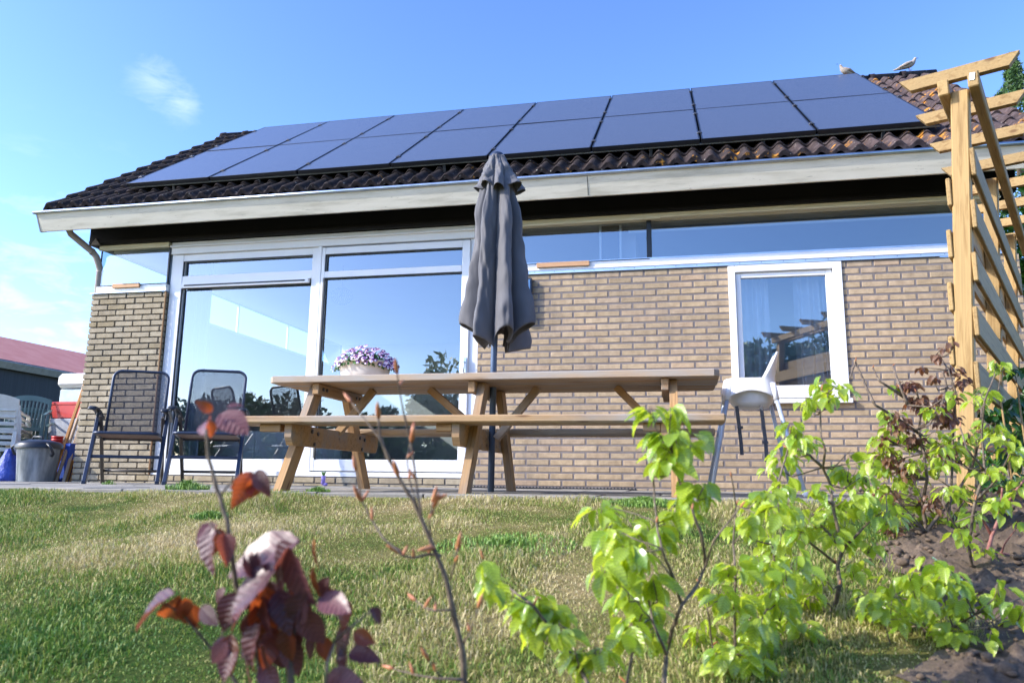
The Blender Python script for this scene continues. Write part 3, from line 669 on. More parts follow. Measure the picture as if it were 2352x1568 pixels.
# soil bed at the right
def soil_mat():
    m, t, p = new_mat('dry_soil'); v = coords(t, 'Object'); n = noise(t, v, 5, 7, 0.7); f = noise(t, v, 70, 5, 0.7)
    c = ramp(t, n, [(0.3, lin('#4c3f33')), (0.55, lin('#6e5d4c')), (0.75, lin('#8b7862'))])
    c = mixc(t, 1.0, c, ramp(t, f, [(0.3, (0.7, 0.7, 0.7, 1)), (0.7, (1.2, 1.2, 1.2, 1))]), 'MULTIPLY')
    t.links.new(c, p.inputs['Base Color']); p.inputs['Roughness'].default_value = 1; bump(t, p, f, 0.8, 0.012); return m
M['soil'] = soil_mat()
from mathutils import noise as mnoise
def bed_edge(y): return 7.08+0.19*(y+3.07)+0.09*math.sin(y*5.1)+0.05*math.sin(y*13)+0.10*mnoise.noise(Vector((y*9, 1, 1)))+0.05*mnoise.noise(Vector((y*31, 1, 1)))
V = []; F = []; n1, n2 = 200, 330
for j in range(n2):
    y = -7.2+j*(7.2-0.06)/(n2-1)
    for i in range(n1):
        x = bed_edge(y)+i*(3.2/(n1-1))
        if y > YE-0.02: x = max(x, 7.1) 
        k = min(1, i/8)
        nzv = mnoise.fractal(Vector((x*5, y*5, 0)), 0.9, 2.1, 5); cl = max(0, mnoise.noise(Vector((x*11, y*11, 3))))**1.2
        cl2 = max(0, mnoise.noise(Vector((x*34, y*34, 7)))); V.append((x, y, (gz(x, y) if y < YE else 0.045)+0.004+k*(0.006+0.02*nzv+0.045*cl+0.05*cl2)))
F = [[j*n1+i, j*n1+i+1, (j+1)*n1+i+1, (j+1)*n1+i] for j in range(n2-1) for i in range(n1-1)]
ico = bmesh.new(); bmesh.ops.create_icosphere(ico, subdivisions=1, radius=1); IV = [v.co.copy() for v in ico.verts]; IF = [[v.index for v in f.verts] for f in ico.faces]; ico.free()
rc = random.Random(11); F = [list(f) for f in F]
for _ in range(3800):
    y = rc.uniform(-6.2, -1.2); x = bed_edge(y)+0.04+rc.random()**1.3*1.7; r_ = 0.004+0.016*rc.random()**3; o_ = len(V)
    z_ = (gz(x, y) if y < YE else 0.045)+0.022+0.02*mnoise.fractal(Vector((x*5, y*5, 0)), 0.9, 2.1, 3)
    st_x, st_y, st_z = rc.uniform(.7, 1.4), rc.uniform(.7, 1.4), rc.uniform(.5, .9)
    for v in IV: k = 1+rc.uniform(-.25, .25); V.append((x+v.x*r_*k*st_x, y+v.y*r_*k*st_y, z_+v.z*r_*k*st_z))
    F += [[i+o_ for i in f] for f in IF]
tag(raw_mesh('soil_bed', V, F, M['soil'], None, None, True), kind='structure')

# ------------------------------------------------------------------ picnic table
tbl = thing('picnic_table', 'long weathered pine picnic table with attached benches on three A-frames, standing on the patio', 'picnic table', (5.02, -2.3, PZ))
TX0, TX1 = 3.70, 6.39
def end_board(mb, x0, x1, y0, y1, z, t):        # board with clipped front corners
    mb.box(((x0+x1)/2, (y0+y1)/2, z-t/2), (x1-x0, y1-y0-0.006, t), b=0.006)
mb = MB(); ws = [0.145, 0.145, 0.145, 0.145, 0.145]; y = -2.675
for i, ww in enumerate(ws):
    jx = random.uniform(-.004, .004); c = 0.02 if i in (0, 4) else 0.0
    x0, x1, y0, y1 = TX0+jx, TX1+jx, y, y+ww-0.005
    ca = 0.03 if i == 0 else 0; cb = 0.03 if i == 4 else 0
    poly = [(x0+ca, y0), (x1-ca, y0), (x1, y0+ca), (x1, y1-cb), (x1-cb, y1), (x0+cb, y1), (x0, y1-cb), (x0, y0+ca)]
    pp = []
    for q in poly:
        if not pp or (abs(q[0]-pp[-1][0])+abs(q[1]-pp[-1][1])) > 1e-6: pp.append(q)
    if pp[0] == pp[-1]: pp.pop()
    n = len(pp); r = random.random()*40; Vv = []; Gg = []
    cx_, cy_ = (x0+x1)/2, (y0+y1)/2
    for zz, ins in ((0.680, 0.004), (0.684, 0), (0.717, 0), (0.722, 0.005)):
        for (a, b) in pp: Vv.append((a-ins*np.sign(a-cx_), b-ins*np.sign(b-cy_), zz)); Gg.append((a+r, b, zz))
    Ff = [[k*n+m_, k*n+(m_+1) % n, (k+1)*n+(m_+1) % n, (k+1)*n+m_] for k in range(3) for m_ in range(n)]+[list(range(n))[::-1], [3*n+m_ for m_ in range(n)]]
    mb.add(Vv, Ff, Gg); y += ww
mb.build('tabletop', M['wood_top'], tbl)
def bench(y0, y1, name):
    mb = MB(); h = (y1-y0)/2
    for i in range(2):
        a = y0+i*h; mb.box(((3.652+6.395)/2+random.uniform(-.003, .003), a+h/2, 0.43), (2.743, h-0.005, 0.042), b=0.008)
    return mb.build(name, M['wood_top'], tbl)
bench(-3.0, -2.73, 'bench_seat'); bench(-1.87, -1.60, 'bench_seat')
for i, fx in enumerate((3.955, 5.03, 6.14)):
    sgn = 1 if i == 0 else -1
    for s, nm in ((-1, 'leg'), (1, 'leg')):
        yt = -2.3+s*0.22; yb = -2.3+s*0.60
        mb = MB(); a = Vector((fx, yb, PZ)); b = Vector((fx, yt, 0.675)); d = (b-a)
        # leg cut level at the floor
        w2 = 0.055; t2 = 0.022
        prof = [(-t2, -w2, 0), (t2, -w2, 0), (t2, w2, 0), (-t2, w2, 0)]
        mb.prism(prof, a, b); lo = mb.build(nm, M['wood_table'], tbl)
    mb = MB(); mb.box((fx+sgn*0.045, -2.3, 0.645), (0.042, 0.68, 0.068), b=0.004); mb.build('top_bearer', M['wood_table'], tbl)
    mb = MB(); x_ = fx+sgn*0.045
    prof = [(x_-0.021, -2.95, 0.408), (x_-0.021, -1.65, 0.408), (x_-0.021, -1.65, 0.335), (x_-0.021, -1.68, 0.290), (x_-0.021, -2.92, 0.290), (x_-0.021, -2.95, 0.335)]
    mb.prism(prof, (0, 0, 0), (0.042, 0, 0)); cb = mb.build('cross_beam', M['wood_table'], tbl)
    for yy in (-2.92, -1.68): mb = MB(); mb.box((fx-(0.070 if i == 0 else 0.112), yy+0.0, 0.387), (0.09 if i else 0.13, 0.055, 0.042), b=0.004); mb.build('seat_bearer', M['wood_table'], tbl)
    for yy in (-2.70, -2.62, -2.66, -1.98, -1.90, -1.94):
        zz = 0.38 if yy in (-2.70, -1.98) else (0.37 if yy in (-2.62, -1.90) else 0.305)
        mb = MB(); mb.tube([(x_+sgn*0.0215, yy, zz), (x_+sgn*0.029, yy, zz)], 0.012, 8); mb.build('bolt', M['steel'], tbl)
    for yy in (-2.58, -2.53, -2.07, -2.02): mb = MB(); mb.tube([(x_+sgn*0.0215, yy, 0.645), (x_+sgn*0.029, yy, 0.645)], 0.011, 8); mb.build('bolt', M['steel'], tbl)
for (xa, xb) in ((4.24, 3.955), (4.62, 5.00), (5.32, 5.06), (5.80, 6.10)):
    mb = MB(); mb.bar((xb, -2.3, 0.335 if xb < 4.5 else 0.36), (xa, -2.3, 0.672), 0.045, 0.045, b=0.003); mb.build('brace', M['wood_table'], tbl)

# ------------------------------------------------------------------ parasol
def fabric(name, c1, c2):
    m, t, p = new_mat(name); v = coords(t, 'Object'); n = noise(t, v, 3, 4); wv = noise(t, v, 500, 2)
    t.links.new(ramp(t, n, [(0.3, c1), (0.7, c2)]), p.inputs['Base Color']); p.inputs['Roughness'].default_value = 0.75
    p.inputs['Sheen Weight'].default_value = 0.15; h = noise(t, coords(t, 'Object', (1, 1, .35)), 22, 4); bump(t, p, h, 0.35, 0.012); return m
M['canvas'] = fabric('grey_canvas', lin('#515053'), lin('#5e5d60'))
par = thing('parasol', 'closed dark grey canvas parasol on a slate-blue pole through the picnic table', 'parasol', (5.03, -2.3, PZ))
PXC, PYC = 5.055, -2.3
mb = MB(); mb.tube([(5.03, PYC, PZ), (5.035, PYC, 0.85), (5.05, PYC, 1.6), (5.035, PYC, 2.2)], 0.0205, 16); mb.build('pole', simple('slate_pole', lin('#3f4f66'), lin('#4a5a70'), 0.35, 0.3, scale=3), par)
def canopy(nz_, nt_, R_of, z_of, amp_of, nf, ph, seed, twist=0.0):
    rr = random.Random(seed); fa = [rr.uniform(0.75, 1.25) for _ in range(nf)]; fp = [rr.uniform(-.25, .25) for _ in range(nf)]
    V = []; F = []
    for i in range(nz_+1):
        u = i/nz_
        for k in range(nt_):
            a = 2*math.pi*k/nt_; q = a*nf/(2*math.pi)+ph+twist*u; ki = int(math.floor(q)) % nf; fr_ = q-math.floor(q)
            fr_ = min(1, max(0, fr_+fp[ki]*math.sin(math.pi*fr_)*0.8))
            s = abs(math.sin(math.pi*fr_)); s = s**0.75                       # 1 mid-fold, 0 at pleat
            wob = 1+0.05*math.sin(5*a+7*u+seed)+0.03*math.sin(11*a-9*u)
            am = amp_of(u)*fa[ki]
            wob += 0.13*mnoise.noise(Vector((a*2.2, u*3.2, seed)))+0.07*mnoise.noise(Vector((a*7, u*11, seed+4)))
            r = R_of(u, a)*(1-am+am*s)*wob
            V.append((PXC+r*math.cos(a)-0.02*(1-u), PYC+r*math.sin(a), z_of(u, s, a, ki)))
    for i in range(nz_):
        for k in range(nt_): F.append([i*nt_+k, (i+1)*nt_+k, (i+1)*nt_+(k+1) % nt_, i*nt_+(k+1) % nt_])
    return V, F
def ip(u, pts):
    for (a, b), (c, d) in zip(pts, pts[1:]):
        if u <= c: f = (u-a)/(c-a); f = f*f*(3-2*f); return b+(d-b)*f
    return pts[-1][1]
hem = [random.Random(5).uniform(0, 1) for _ in range(8)]; hem = [0.1, 1.3, 0.2, 0.7, 0.0, 1.0, 0.5, 0.2]
V, F = canopy(70, 192, lambda u, a: ip(u, [(0, .06), (.08, .115), (.35, .165), (.7, .185), (1, .228)])*(1+0.04*math.cos(a)), lambda u, s, a, k: 2.10-u*(1.02+0.13*(1-s)+0.10*hem[k]*(0.4+0.6*s))-0.0, lambda u: ip(u, [(0, .3), (.2, .55), (1, .74)]), 7, 0.35, 3, 0.35)
cn = raw_mesh('canopy', V, F, M['canvas'], par, None, True)
md = cn.modifiers.new('solid', 'SOLIDIFY'); md.thickness = 0.0015
V, F = canopy(30, 144, lambda u, a: ip(u, [(0, .018), (.12, .052), (.5, .098), (.85, .138), (1, .168)]), lambda u, s, a, k: 2.238-u*(0.235+0.035*(1-s)+0.03*hem[(k+3) % 8]), lambda u: ip(u, [(0, .05), (.4, .2), (1, .42)]), 8, 0.1, 9, 0.1)
cp_ = raw_mesh('vent_cap', V, F, M['canvas'], par, None, True); cp_.modifiers.new('solid', 'SOLIDIFY').thickness = 0.0015
mb = MB(); mb.lathe((PXC-0.02, PYC, 2.215), [(0.045, 0), (0.04, 0.018), (0.02, 0.028), (0.0005, 0.03)], 20); mb.build('finial', M['anth'], par)
# inner ribs hanging below the hem
mb = MB()
for k in range(8):
    a = 2*math.pi*k/8+0.3; mb.tube([(PXC+0.03*math.cos(a), PYC+0.03*math.sin(a), 2.05), (PXC+0.06*math.cos(a), PYC+0.06*math.sin(a), 1.06)], 0.006, 6)
mb.build('rib', M['armr'], par)

# ------------------------------------------------------------------ pot of pansies
pot = thing('flower_pot', 'oval whitewashed metal bowl full of purple and white pansies, on the picnic table', 'flower pot', (4.18, -2.3, 0.722))
M['potm'] = simple('whitewashed_metal', lin('#cfc8bd'), lin('#e3ddd4'), 0.5, 0.1, scale=9, bs=0.1, bscale=20)
mb = MB(); PC = (4.18, -2.32, 0.722)
mb.lathe(PC, [(0.0, 0.0), (0.140, 0.0), (0.148, 0.006), (0.163, 0.06), (0.176, 0.10), (0.186, 0.116), (0.200, 0.122), (0.202, 0.127), (0.194, 0.128), (0.172, 0.112), (0.0, 0.10)], 48, 1, 0.72)
mb.build('bowl', M['potm'], pot)
M['leafd'] = simple('pansy_leaf', lin('#2f5a1e'), lin('#4c7d2c'), 0.6, scale=30, tintamt=0.3)
M['petal_p'] = simple('purple_petal', lin('#46105a'), lin('#6f2482'), 0.7, scale=60, tintamt=0.35)
M['petal_w'] = simple('white_petal', lin('#bfa9c6'), lin('#e2d6e6'), 0.7, scale=60)
M['petal_y'] = simple('yellow_eye', lin('#d8a11c'), None, 0.7)
def ell(n=1):
    while True:
        p = Vector((random.uniform(-1, 1), random.uniform(-1, 1), random.uniform(0, 1)))
        if p.length <= 1: return p
V = []; F = []; T = []
for i in range(1500):
    d = ell(); d = d.normalized()*random.uniform(0.55, 0.97); c = Vector((PC[0]+d.x*0.212, PC[1]+d.y*0.16, PC[2]+0.10+d.z*0.115-0.04*(d.x*d.x)))
    nrm = (d+Vector((random.uniform(-.6, .6), random.uniform(-.6, .6), random.uniform(-.3, .6)))).normalized(); u = nrm.orthogonal().normalized(); v = nrm.cross(u)
    u.rotate(Matrix.Rotation(random.uniform(0, 6.28), 3, nrm)); v = nrm.cross(u); s = random.uniform(0.007, 0.012); b0 = len(V)
    V += [c-u*s*1.3, c+v*s*.7, c+u*s*1.5, c-v*s*.7]; F += [[b0, b0+1, b0+2, b0+3]]; T += [random.random()]*4
raw_mesh('foliage', V, F, M['leafd'], pot, T)
fm = MB()
def disc(c, u, v, ru, rv, n=7):
    return [c+u*ru*math.cos(2*math.pi*k/n)+v*rv*math.sin(2*math.pi*k/n) for k in range(n)]
for i in range(300):
    d = ell(); d = d.normalized()
    if d.z < 0.12 and random.random() < .5: continue
    c = Vector((PC[0]+d.x*0.222, PC[1]+d.y*0.17, PC[2]+0.105+d.z*0.125-0.045*(d.x*d.x)+random.uniform(-.004, .008)))
    nrm = (d*1.0+Vector((-0.2, -0.9, 0.35))*random.uniform(.3, 1.2)+Vector((random.uniform(-.4, .4),)*3)).normalized()
    up = (Vector((0, 0, 1))-nrm*nrm.z).normalized(); sd = up.cross(nrm); s = random.uniform(0.0085, 0.0115); tn = random.random()
    for (ox, oz, ru, rv, mi, lift) in ((-.55, .75, .68, .62, 0, -.1), (.55, .75, .68, .62, 0, -.15), (-.75, -.05, .6, .52, 1 if tn > .55 else 0, .05), (.75, -.05, .6, .52, 1 if tn > .55 else 0, .02), (0, -.7, .72, .62, 1, .12), (0, -.12, .18, .2, 2, .25)):
        cc = c+sd*ox*s+up*oz*s+nrm*lift*s*2.0; P = disc(cc, sd, up, ru*s, rv*s); b0 = len(fm.v); fm.cm = mi; fm.add(P, [list(range(7))], None, tn)
fo = fm.build('flower_heads', [M['petal_p'], M['petal_w'], M['petal_y']], pot); fo['kind'] = 'stuff'

# ------------------------------------------------------------------ recliner chairs
def net_mat(name, col, a):
    m = bpy.data.materials.new(name); m.use_nodes = True; t = m.node_tree; p = t.nodes['Principled BSDF']; p.inputs['Base Color'].default_value = col; p.inputs['Roughness'].default_value = 0.6
    o = t.nodes['Material Output']; tr = t.nodes.new('ShaderNodeBsdfTransparent'); mx = t.nodes.new('ShaderNodeMixShader')
    v = coords(t, 'Object', (1, 1, 1)); vo = t.nodes.new('ShaderNodeTexVoronoi'); vo.inputs['Scale'].default_value = 420; vo.inputs['Randomness'].default_value = 0.12; t.links.new(v, vo.inputs['Vector'])
    c = ramp(t, vo.outputs['Distance'], [(a-0.06, (0, 0, 0, 1)), (a+0.06, (1, 1, 1, 1))])
    t.links.new(c, mx.inputs[0]); t.links.new(tr.outputs[0], mx.inputs[1]); t.links.new(p.outputs[0], mx.inputs[2]); t.links.new(mx.outputs[0], o.inputs[0]); return m
M['net'] = net_mat('expanded_steel_mesh', lin('#33353c'), 0.44); M['net_s'] = net_mat('seat_mesh', lin('#6d5143'), 0.18)
def rrect(w_, h_, r, n=6):                   # rounded rectangle outline in 2D, starting bottom-left
    P = []
    for cx_, cy_, a0 in ((w_/2-r, h_-r, 0), (-w_/2+r, h_-r, 90)):
        for k in range(n+1):
            a = R(a0+90*k/n); P.append((cx_+r*math.cos(a), cy_+r*math.sin(a)))
    return P
def make_chair():
    root = bpy.data.objects.new('recliner_chair', None); SC.collection.objects.link(root)
    W = 0.285                                 # half distance between legs; front is -y
    for s in (-1, 1):
        mb = MB(); mb.bar((s*W, -0.36, 0), (s*W, -0.02, 0.62), 0.030, 0.050, up=(0, 1, 0)); mb.box((s*W, -0.36, 0.015), (0.034, 0.05, 0.03)); mb.build('front_leg', M['anth'], root)
        mb = MB(); mb.bar((s*(W-0.03), 0.30, 0), (s*(W-0.03), -0.10, 0.60), 0.026, 0.040, up=(0, 1, 0)); mb.box((s*(W-0.03), 0.30, 0.015), (0.032, 0.05, 0.03)); mb.build('rear_leg', M['taupe'], root)
        mb = MB(); pts = [(-0.34, 0.635), (-0.31, 0.652), (-0.2, 0.655), (-0.05, 0.640), (0.06, 0.605), (0.12, 0.575)]
        V = []; 
        for y, z in pts:
            hw = 0.031; 
            for dx, dz in ((-hw, -0.006), (hw, -0.006), (hw, 0.004), (hw*0.6, 0.014), (-hw*0.6, 0.014), (-hw, 0.004)): V.append((s*(W+0.005)+dx, y, z+dz))
        n = 6; F = [[i*n+k, i*n+(k+1) % n, (i+1)*n+(k+1) % n, (i+1)*n+k] for i in range(len(pts)-1) for k in range(n)]+[list(range(n))[::-1], [(len(pts)-1)*n+k for k in range(n)]]
        mb.add(V, F, None, None, True); mb.box((s*W, -0.05, 0.615), (0.022, 0.06, 0.05)); mb.build('armrest', M['armr'], root)
    # backrest: rounded tube frame leaning back
    ang = R(15); bo = Vector((0, 0.06, 0.385))
    def bk(p): return (p[0], bo.y+p[1]*math.sin(ang), bo.z+p[1]*math.cos(ang))
    out_ = rrect(0.475, 0.69, 0.075); path = [(0.2375, 0.0)]+out_+[(-0.2375, 0.0)]
    mb = MB(); mb.tube([bk(p) for p in path], 0.013, 10); bf = mb.build('back_frame', M['anth'], root)
    poly = [bk(p) for p in path]; raw_mesh('mesh_panel', poly, [list(range(len(poly)))], M['net'], bf)
    # seat
    sz = 0.405; so = [( -0.25, 0.10, sz-0.02), (0.25, 0.10, sz-0.02), (0.25, -0.28, sz+0.03)]
    def st_(x, y): return (x, y, sz+0.01-0.06*y+0.0)
    sp_ = []
    for cx_, cy_, a0 in ((0.2, -0.30, 0), (-0.2, -0.30, 90)):
        for k in range(6): a = R(a0+90*k/5); sp_.append((cx_+0.055*math.cos(a), cy_-0.055*math.sin(a)))
    path = [(0.255, 0.14)]+sp_+[(-0.255, 0.14)]
    mb = MB(); mb.tube([st_(*p) for p in path], 0.013, 10, closed=True); sf = mb.build('seat_frame', M['anth'], root)
    poly = [Vector(st_(*p))-Vector((0, 0, 0.004)) for p in path]; raw_mesh('mesh_panel', poly, [list(range(len(poly)))], M['net_s'], sf)
    mb = MB(); mb.box((0, -0.235, 0.235), (2*W-0.02, 0.02, 0.028)); mb.build('front_stretcher', M['anth'], root)
    mb = MB(); mb.tube([(-W+0.03, 0.225, 0.115), (W-0.03, 0.225, 0.115)], 0.013, 8); mb.build('rear_stretcher', M['taupe'], root)
    return root
ch = make_chair()
tag(ch, 'mesh-backed anthracite garden recliner standing in front of the brick pier', 'garden chair', 'mesh garden chairs by the door')
ch2 = copy_tree(ch); tag(ch2, 'mesh-backed anthracite garden recliner standing in front of the glass door', 'garden chair', 'mesh garden chairs by the door')
ch.matrix_world = Matrix.Translation((1.285, -0.78, PZ)) @ Matrix.Rotation(R(30), 4, 'Z')
ch2.matrix_world = Matrix.Translation((2.055, -0.73, PZ)) @ Matrix.Rotation(R(25), 4, 'Z')

# ------------------------------------------------------------------ high chair
hc = thing('high_chair', 'white plastic high chair with grey metal legs and hanging straps beside the picnic table', 'high chair', (6.60, -2.0, PZ))
M['wplas'] = simple('white_plastic', (0.80, 0.78, 0.74, 1), (0.86, 0.85, 0.83, 1), 0.32, scale=5)
HX, HY = 6.598, -2.0; V = []; F = []; n = 96; m_ = 12
for k in range(n):
    a = 2*math.pi*k/n; ca, sa = math.cos(a), math.sin(a); e = 3.2
    r = (abs(ca)**e+abs(sa)**e)**(-1/e); ux, uy = r*ca, r*sa       # superellipse
    side = abs(uy); front = -ux
    zt = 0.735
    if ux > 0.5: zt += 0.17*min(1, (ux-0.5)/0.42)**1.1*(1-0.25*abs(uy)**4)
    arch = max(0, math.cos(min(1.0, abs(ux))*math.pi/2)) if side > 0.6 else max(0, math.cos(min(1, abs(uy))*math.pi/2))*0.9
    zb = 0.588+0.068*arch**0.8
    for j in range(m_+1):
        f = j/m_; z = zb+(zt-zb)*f; spread = 1.0+0.16*(1-min(1, max(0, (z-0.6)/0.14)))
        lean = max(0, z-0.735)*0.18 if ux > 0.3 else 0
        V.append((HX+ux*0.150*spread+lean, HY+uy*0.165*spread, z))
for k in range(n):
    for j in range(m_): F.append([k*(m_+1)+j, ((k+1) % n)*(m_+1)+j, ((k+1) % n)*(m_+1)+j+1, k*(m_+1)+j+1])
sh = raw_mesh('seat_shell', V, F, M['wplas'], hc, None, True); sh.modifiers.new('s', 'SOLIDIFY').thickness = 0.009
mb = MB(); mb.lathe((HX+0.01, HY, 0.70), [(0.138, 0.02), (0.136, -0.04), (0.128, -0.10), (0.10, -0.135), (0.05, -0.142), (0.0005, -0.142)], 40, 1.0, 1.08); bw = mb.build('seat_bowl', M['wplas'], hc)
for sx, sy in ((-1, -1), (1, -1), (-1, 1), (1, 1)):
    top = Vector((HX+sx*0.122, HY+sy*0.134, 0.70)); foot = Vector((HX+sx*0.262, HY+sy*0.27, PZ)); d = (foot-top).normalized()
    mb = MB(); mb.tube([top+d*0.07, foot], 0.0125, 12); mb.build('leg', M['zinc'] if False else simple('grey_tube', lin('#a9b2bd'), lin('#b6bfc9'), 0.4, 0.1) if 'gt' not in M else M['gt'], hc)
    mb = MB(); mb.tube([top-d*0.0, top+d*0.05, top+d*0.105], [0.022, 0.021, 0.0165], 14); mb.build('leg_socket', M['wplas'], hc)
    mb = MB(); mb.tube([foot-d*0.03, foot+Vector((0, 0, 0.002))], 0.0155, 10); mb.build('foot_cap', M['wplas'], hc)
M['strap'] = simple('grey_webbing', lin('#4a4a4d'), lin('#58585b'), 0.8, scale=40)
for x, y, zb, wv in ((6.525, -2.10, 0.275, 0.0), (6.665, -2.12, 0.235, 1.0)):
    mb = MB(); P = [(x-0.012+0.0*wv, y, 0.57), (x-0.006, y, 0.50), (x, y, 0.42), (x+0.006, y, 0.34), (x+0.008, y, zb)]
    for a, b in zip(P, P[1:]): mb.bar(a, b, 0.022, 0.0025, up=(0.25, 1, 0))
    mb.box((x+0.004+0.0*wv, y, 0.44-0.09*wv), (0.034, 0.01, 0.018)); mb.build('strap', M['strap'], hc)

# ------------------------------------------------------------------ pergola with louvred side boards
PO = Vector((7.50, -3.245, 0)); pu = Vector((0.42, 0.907, 0)).normalized(); pv = Vector((pu.y, -pu.x, 0))
def PP(s, w_, z, lean=0.065): return PO+pu*s+pv*(w_-lean*(1.95-z))+Vector((0, 0, z))
perg = thing('pergola', 'new pale pine pergola with short rafters and staggered side boards at the right', 'pergola', (7.37, -3.2, 0))
ends = [0.0, 1.3, 2.6]
for i, s in enumerate(ends):
    mb = MB(); mb.bar(PP(s, 0, -0.15), PP(s, 0, 1.925), 0.075, 0.075, up=pu, b=0.006); mb.build('post', M['wood_perg'], perg)
for w_, s0 in ((-0.0615, -0.085), (0.0615, -0.10)):
    mb = MB(); mb.bar(PP(s0, w_, 1.935, 0), PP(3.15, w_, 1.935, 0), 0.046, 0.075, b=0.005); bm_ = mb.build('beam', M['wood_perg'], perg)
    if w_ > 0:
        t_ = MB(); c = PP(s0-0.003, w_-0.003, 1.945, 0)
        Rm = Matrix((pv, pu, Vector((0, 0, 1)))).transposed() @ Matrix.Rotation(R(8), 3, 'Y')
        t_.box(c, (0.022, 0.003, 0.036), Rm, b=0.001); t_.cm = 1
        for dz in (-0.008, 0.0, 0.008): t_.box(c-pu*0.002+Vector((0.001, 0, dz)), (0.008, 0.002, 0.0025), Rm, b=0.0005)
        t_.build('tag_plate', [simple('tag_white', lin('#e4e6e8'), None, 0.4), M['dark']], bm_)
for k in range(8):
    s = -0.045+k*0.425; zc = 1.972; h = 0.058; L = 0.245; t_ = 0.020
    mb = MB(); prof = []
    for a, z in ((-L, zc+h), (L, zc+h), (L-0.045, zc), (-L+0.045, zc)): prof.append(PP(s-t_, a, z, 0)-PP(0, 0, 0, 0)+PO*0)
    A = PP(0, 0, 0, 0); mb.prism([p for p in prof], A, A+pu*2*t_); mb.build('rafter', M['wood_perg'], perg)
for side, tops in ((-1, (1.507, 1.262, 1.017, .77, .52)), (1, (1.63, 1.385, 1.140, .893, .648, .40))):
    for zt in tops:
        mb = MB(); zc = zt-0.065; mb.bar(PP(-0.045, side*0.049, zc), PP(2.75, side*0.049, zc), 0.020, 0.132, b=0.004); mb.build('side_board', M['wood_perg'], perg)

# ------------------------------------------------------------------ clutter beside the left wall
def put(px, py, y): p = atY(px, py, y); return p.x, p.z
GL = 0.02
can = thing('trash_can', 'dented galvanised dustbin with a dark lid and side grips, beside the brick pier', 'dustbin', (-0.5, 0.1, GL))
cx_, cy_ = put(86, 1060, -0.1)[0], -0.1; r_t = (put(135, 1010, -0.1)[0]-put(38, 1010, -0.1)[0])/2*0.80; zt = put(86, 1022, -0.1)[1]
mb = MB(); mb.lathe((cx_, cy_, GL), [(0.0, 0), (r_t*.80, 0), (r_t*.82, .02), (r_t*.90, (zt-GL)*.55), (r_t*.905, (zt-GL)*.57), (r_t*.97, zt-GL-.01), (r_t*1.0, zt-GL)], 40); mb.build('body', M['zinc_dull'], can)
mb = MB(); mb.lathe((cx_, cy_, zt), [(r_t*1.06, -0.035), (r_t*1.07, 0.0), (r_t*.95, 0.03), (r_t*.5, 0.055), (0.0005, 0.06)], 40); lid = mb.build('lid', M['armr'], can)
mb = MB(); mb.tube([(cx_-0.07, cy_-0.03, zt+0.045), (cx_-0.05, cy_-0.03, zt+0.085), (cx_+0.05, cy_-0.03, zt+0.085), (cx_+0.07, cy_-0.03, zt+0.045)], 0.012, 8); mb.build('lid_handle', M['armr'], lid)
for s in (-1, 1):
    mb = MB(); pts = [(cx_+s*r_t*0.9, cy_-0.10, zt+0.01), (cx_+s*(r_t+0.03), cy_-0.1, zt-0.03), (cx_+s*(r_t+0.03), cy_-0.06, zt-0.09), (cx_+s*(r_t-.01), cy_-0.03, zt-0.11)]
    mb.tube(pts, 0.014, 8); mb.build('grip', M['armr'], can)
# stacks of plastic chairs
def plastic_chair(matp, slats_vertical, wbk=0.27):
    root = bpy.data.objects.new('plastic_chair', None); SC.collection.objects.link(root)
    mb = MB(); lean = 0.22
    def bk(x, h): return (x, 0.20+h*lean, 0.42+h)
    H = 0.40
    for x in (-wbk+0.02, wbk-0.02): mb.bar(bk(x, -0.02), bk(x, H), 0.045, 0.02, up=(0, 1, 0), b=0.006)
    V = []; F = []
    top = [(x, H+0.06*(1-(x/wbk)**2)) for x in np.linspace(-wbk, wbk, 13)]
    for x, h in top:
        for hh, dy in ((h, -0.012), (h, 0.012), (h-0.075, 0.012), (h-0.075, -0.012)): p = bk(x, hh); V.append((p[0], p[1]+dy, p[2]))
    F = [[i*4+k, i*4+(k+1) % 4, (i+1)*4+(k+1) % 4, (i+1)*4+k] for i in range(12) for k in range(4)]+[[0, 1, 2, 3], [48, 49, 50, 51]]
    mb.add(V, F, None, None, False)
    if slats_vertical:
        for x in np.linspace(-wbk+0.075, wbk-0.075, 9): mb.bar(bk(x*0.8, 0.0), bk(x, H+0.0), 0.020, 0.012, up=(0, 1, 0))
    else:
        for h in (0.08, 0.17, 0.26): mb.bar(bk(-wbk+0.03, h), bk(wbk-0.03, h), 0.045, 0.014, up=(0, 0, 1))
    mb.bar(bk(-wbk+0.03, 0.0), bk(wbk-0.03, 0.0), 0.03, 0.05, up=(0, 0, 1))
    mb.build('backrest', matp, root)
    mb = MB(); 
    for y in np.linspace(-0.22, 0.18, 6): mb.box((0, y, 0.42-0.02*abs(y)), (0.46, 0.055, 0.014))
    mb.box((0, -0.25, 0.405), (0.48, 0.02, 0.05)); mb.build('seat', matp, root)
    for s in (-1, 1):
        mb = MB(); pts = [(s*0.27, -0.24, 0.60), (s*0.285, -0.1, 0.635), (s*0.285, 0.08, 0.64), (s*0.27, 0.26, 0.68)]
        for a, b in zip(pts, pts[1:]): mb.bar(a, b, 0.045, 0.018, b=0.005)
        mb.build('armrest', matp, root)
        mb = MB(); mb.bar((s*0.26, -0.28, 0), (s*0.262, -0.23, 0.61), 0.05, 0.022, up=(0, 1, 0), b=0.006); mb.build('leg', matp, root)
        mb = MB(); mb.bar((s*0.26, 0.30, 0), (s*0.245, 0.20, 0.43), 0.05, 0.022, up=(0, 1, 0), b=0.006); mb.build('leg', matp, root)
    return root
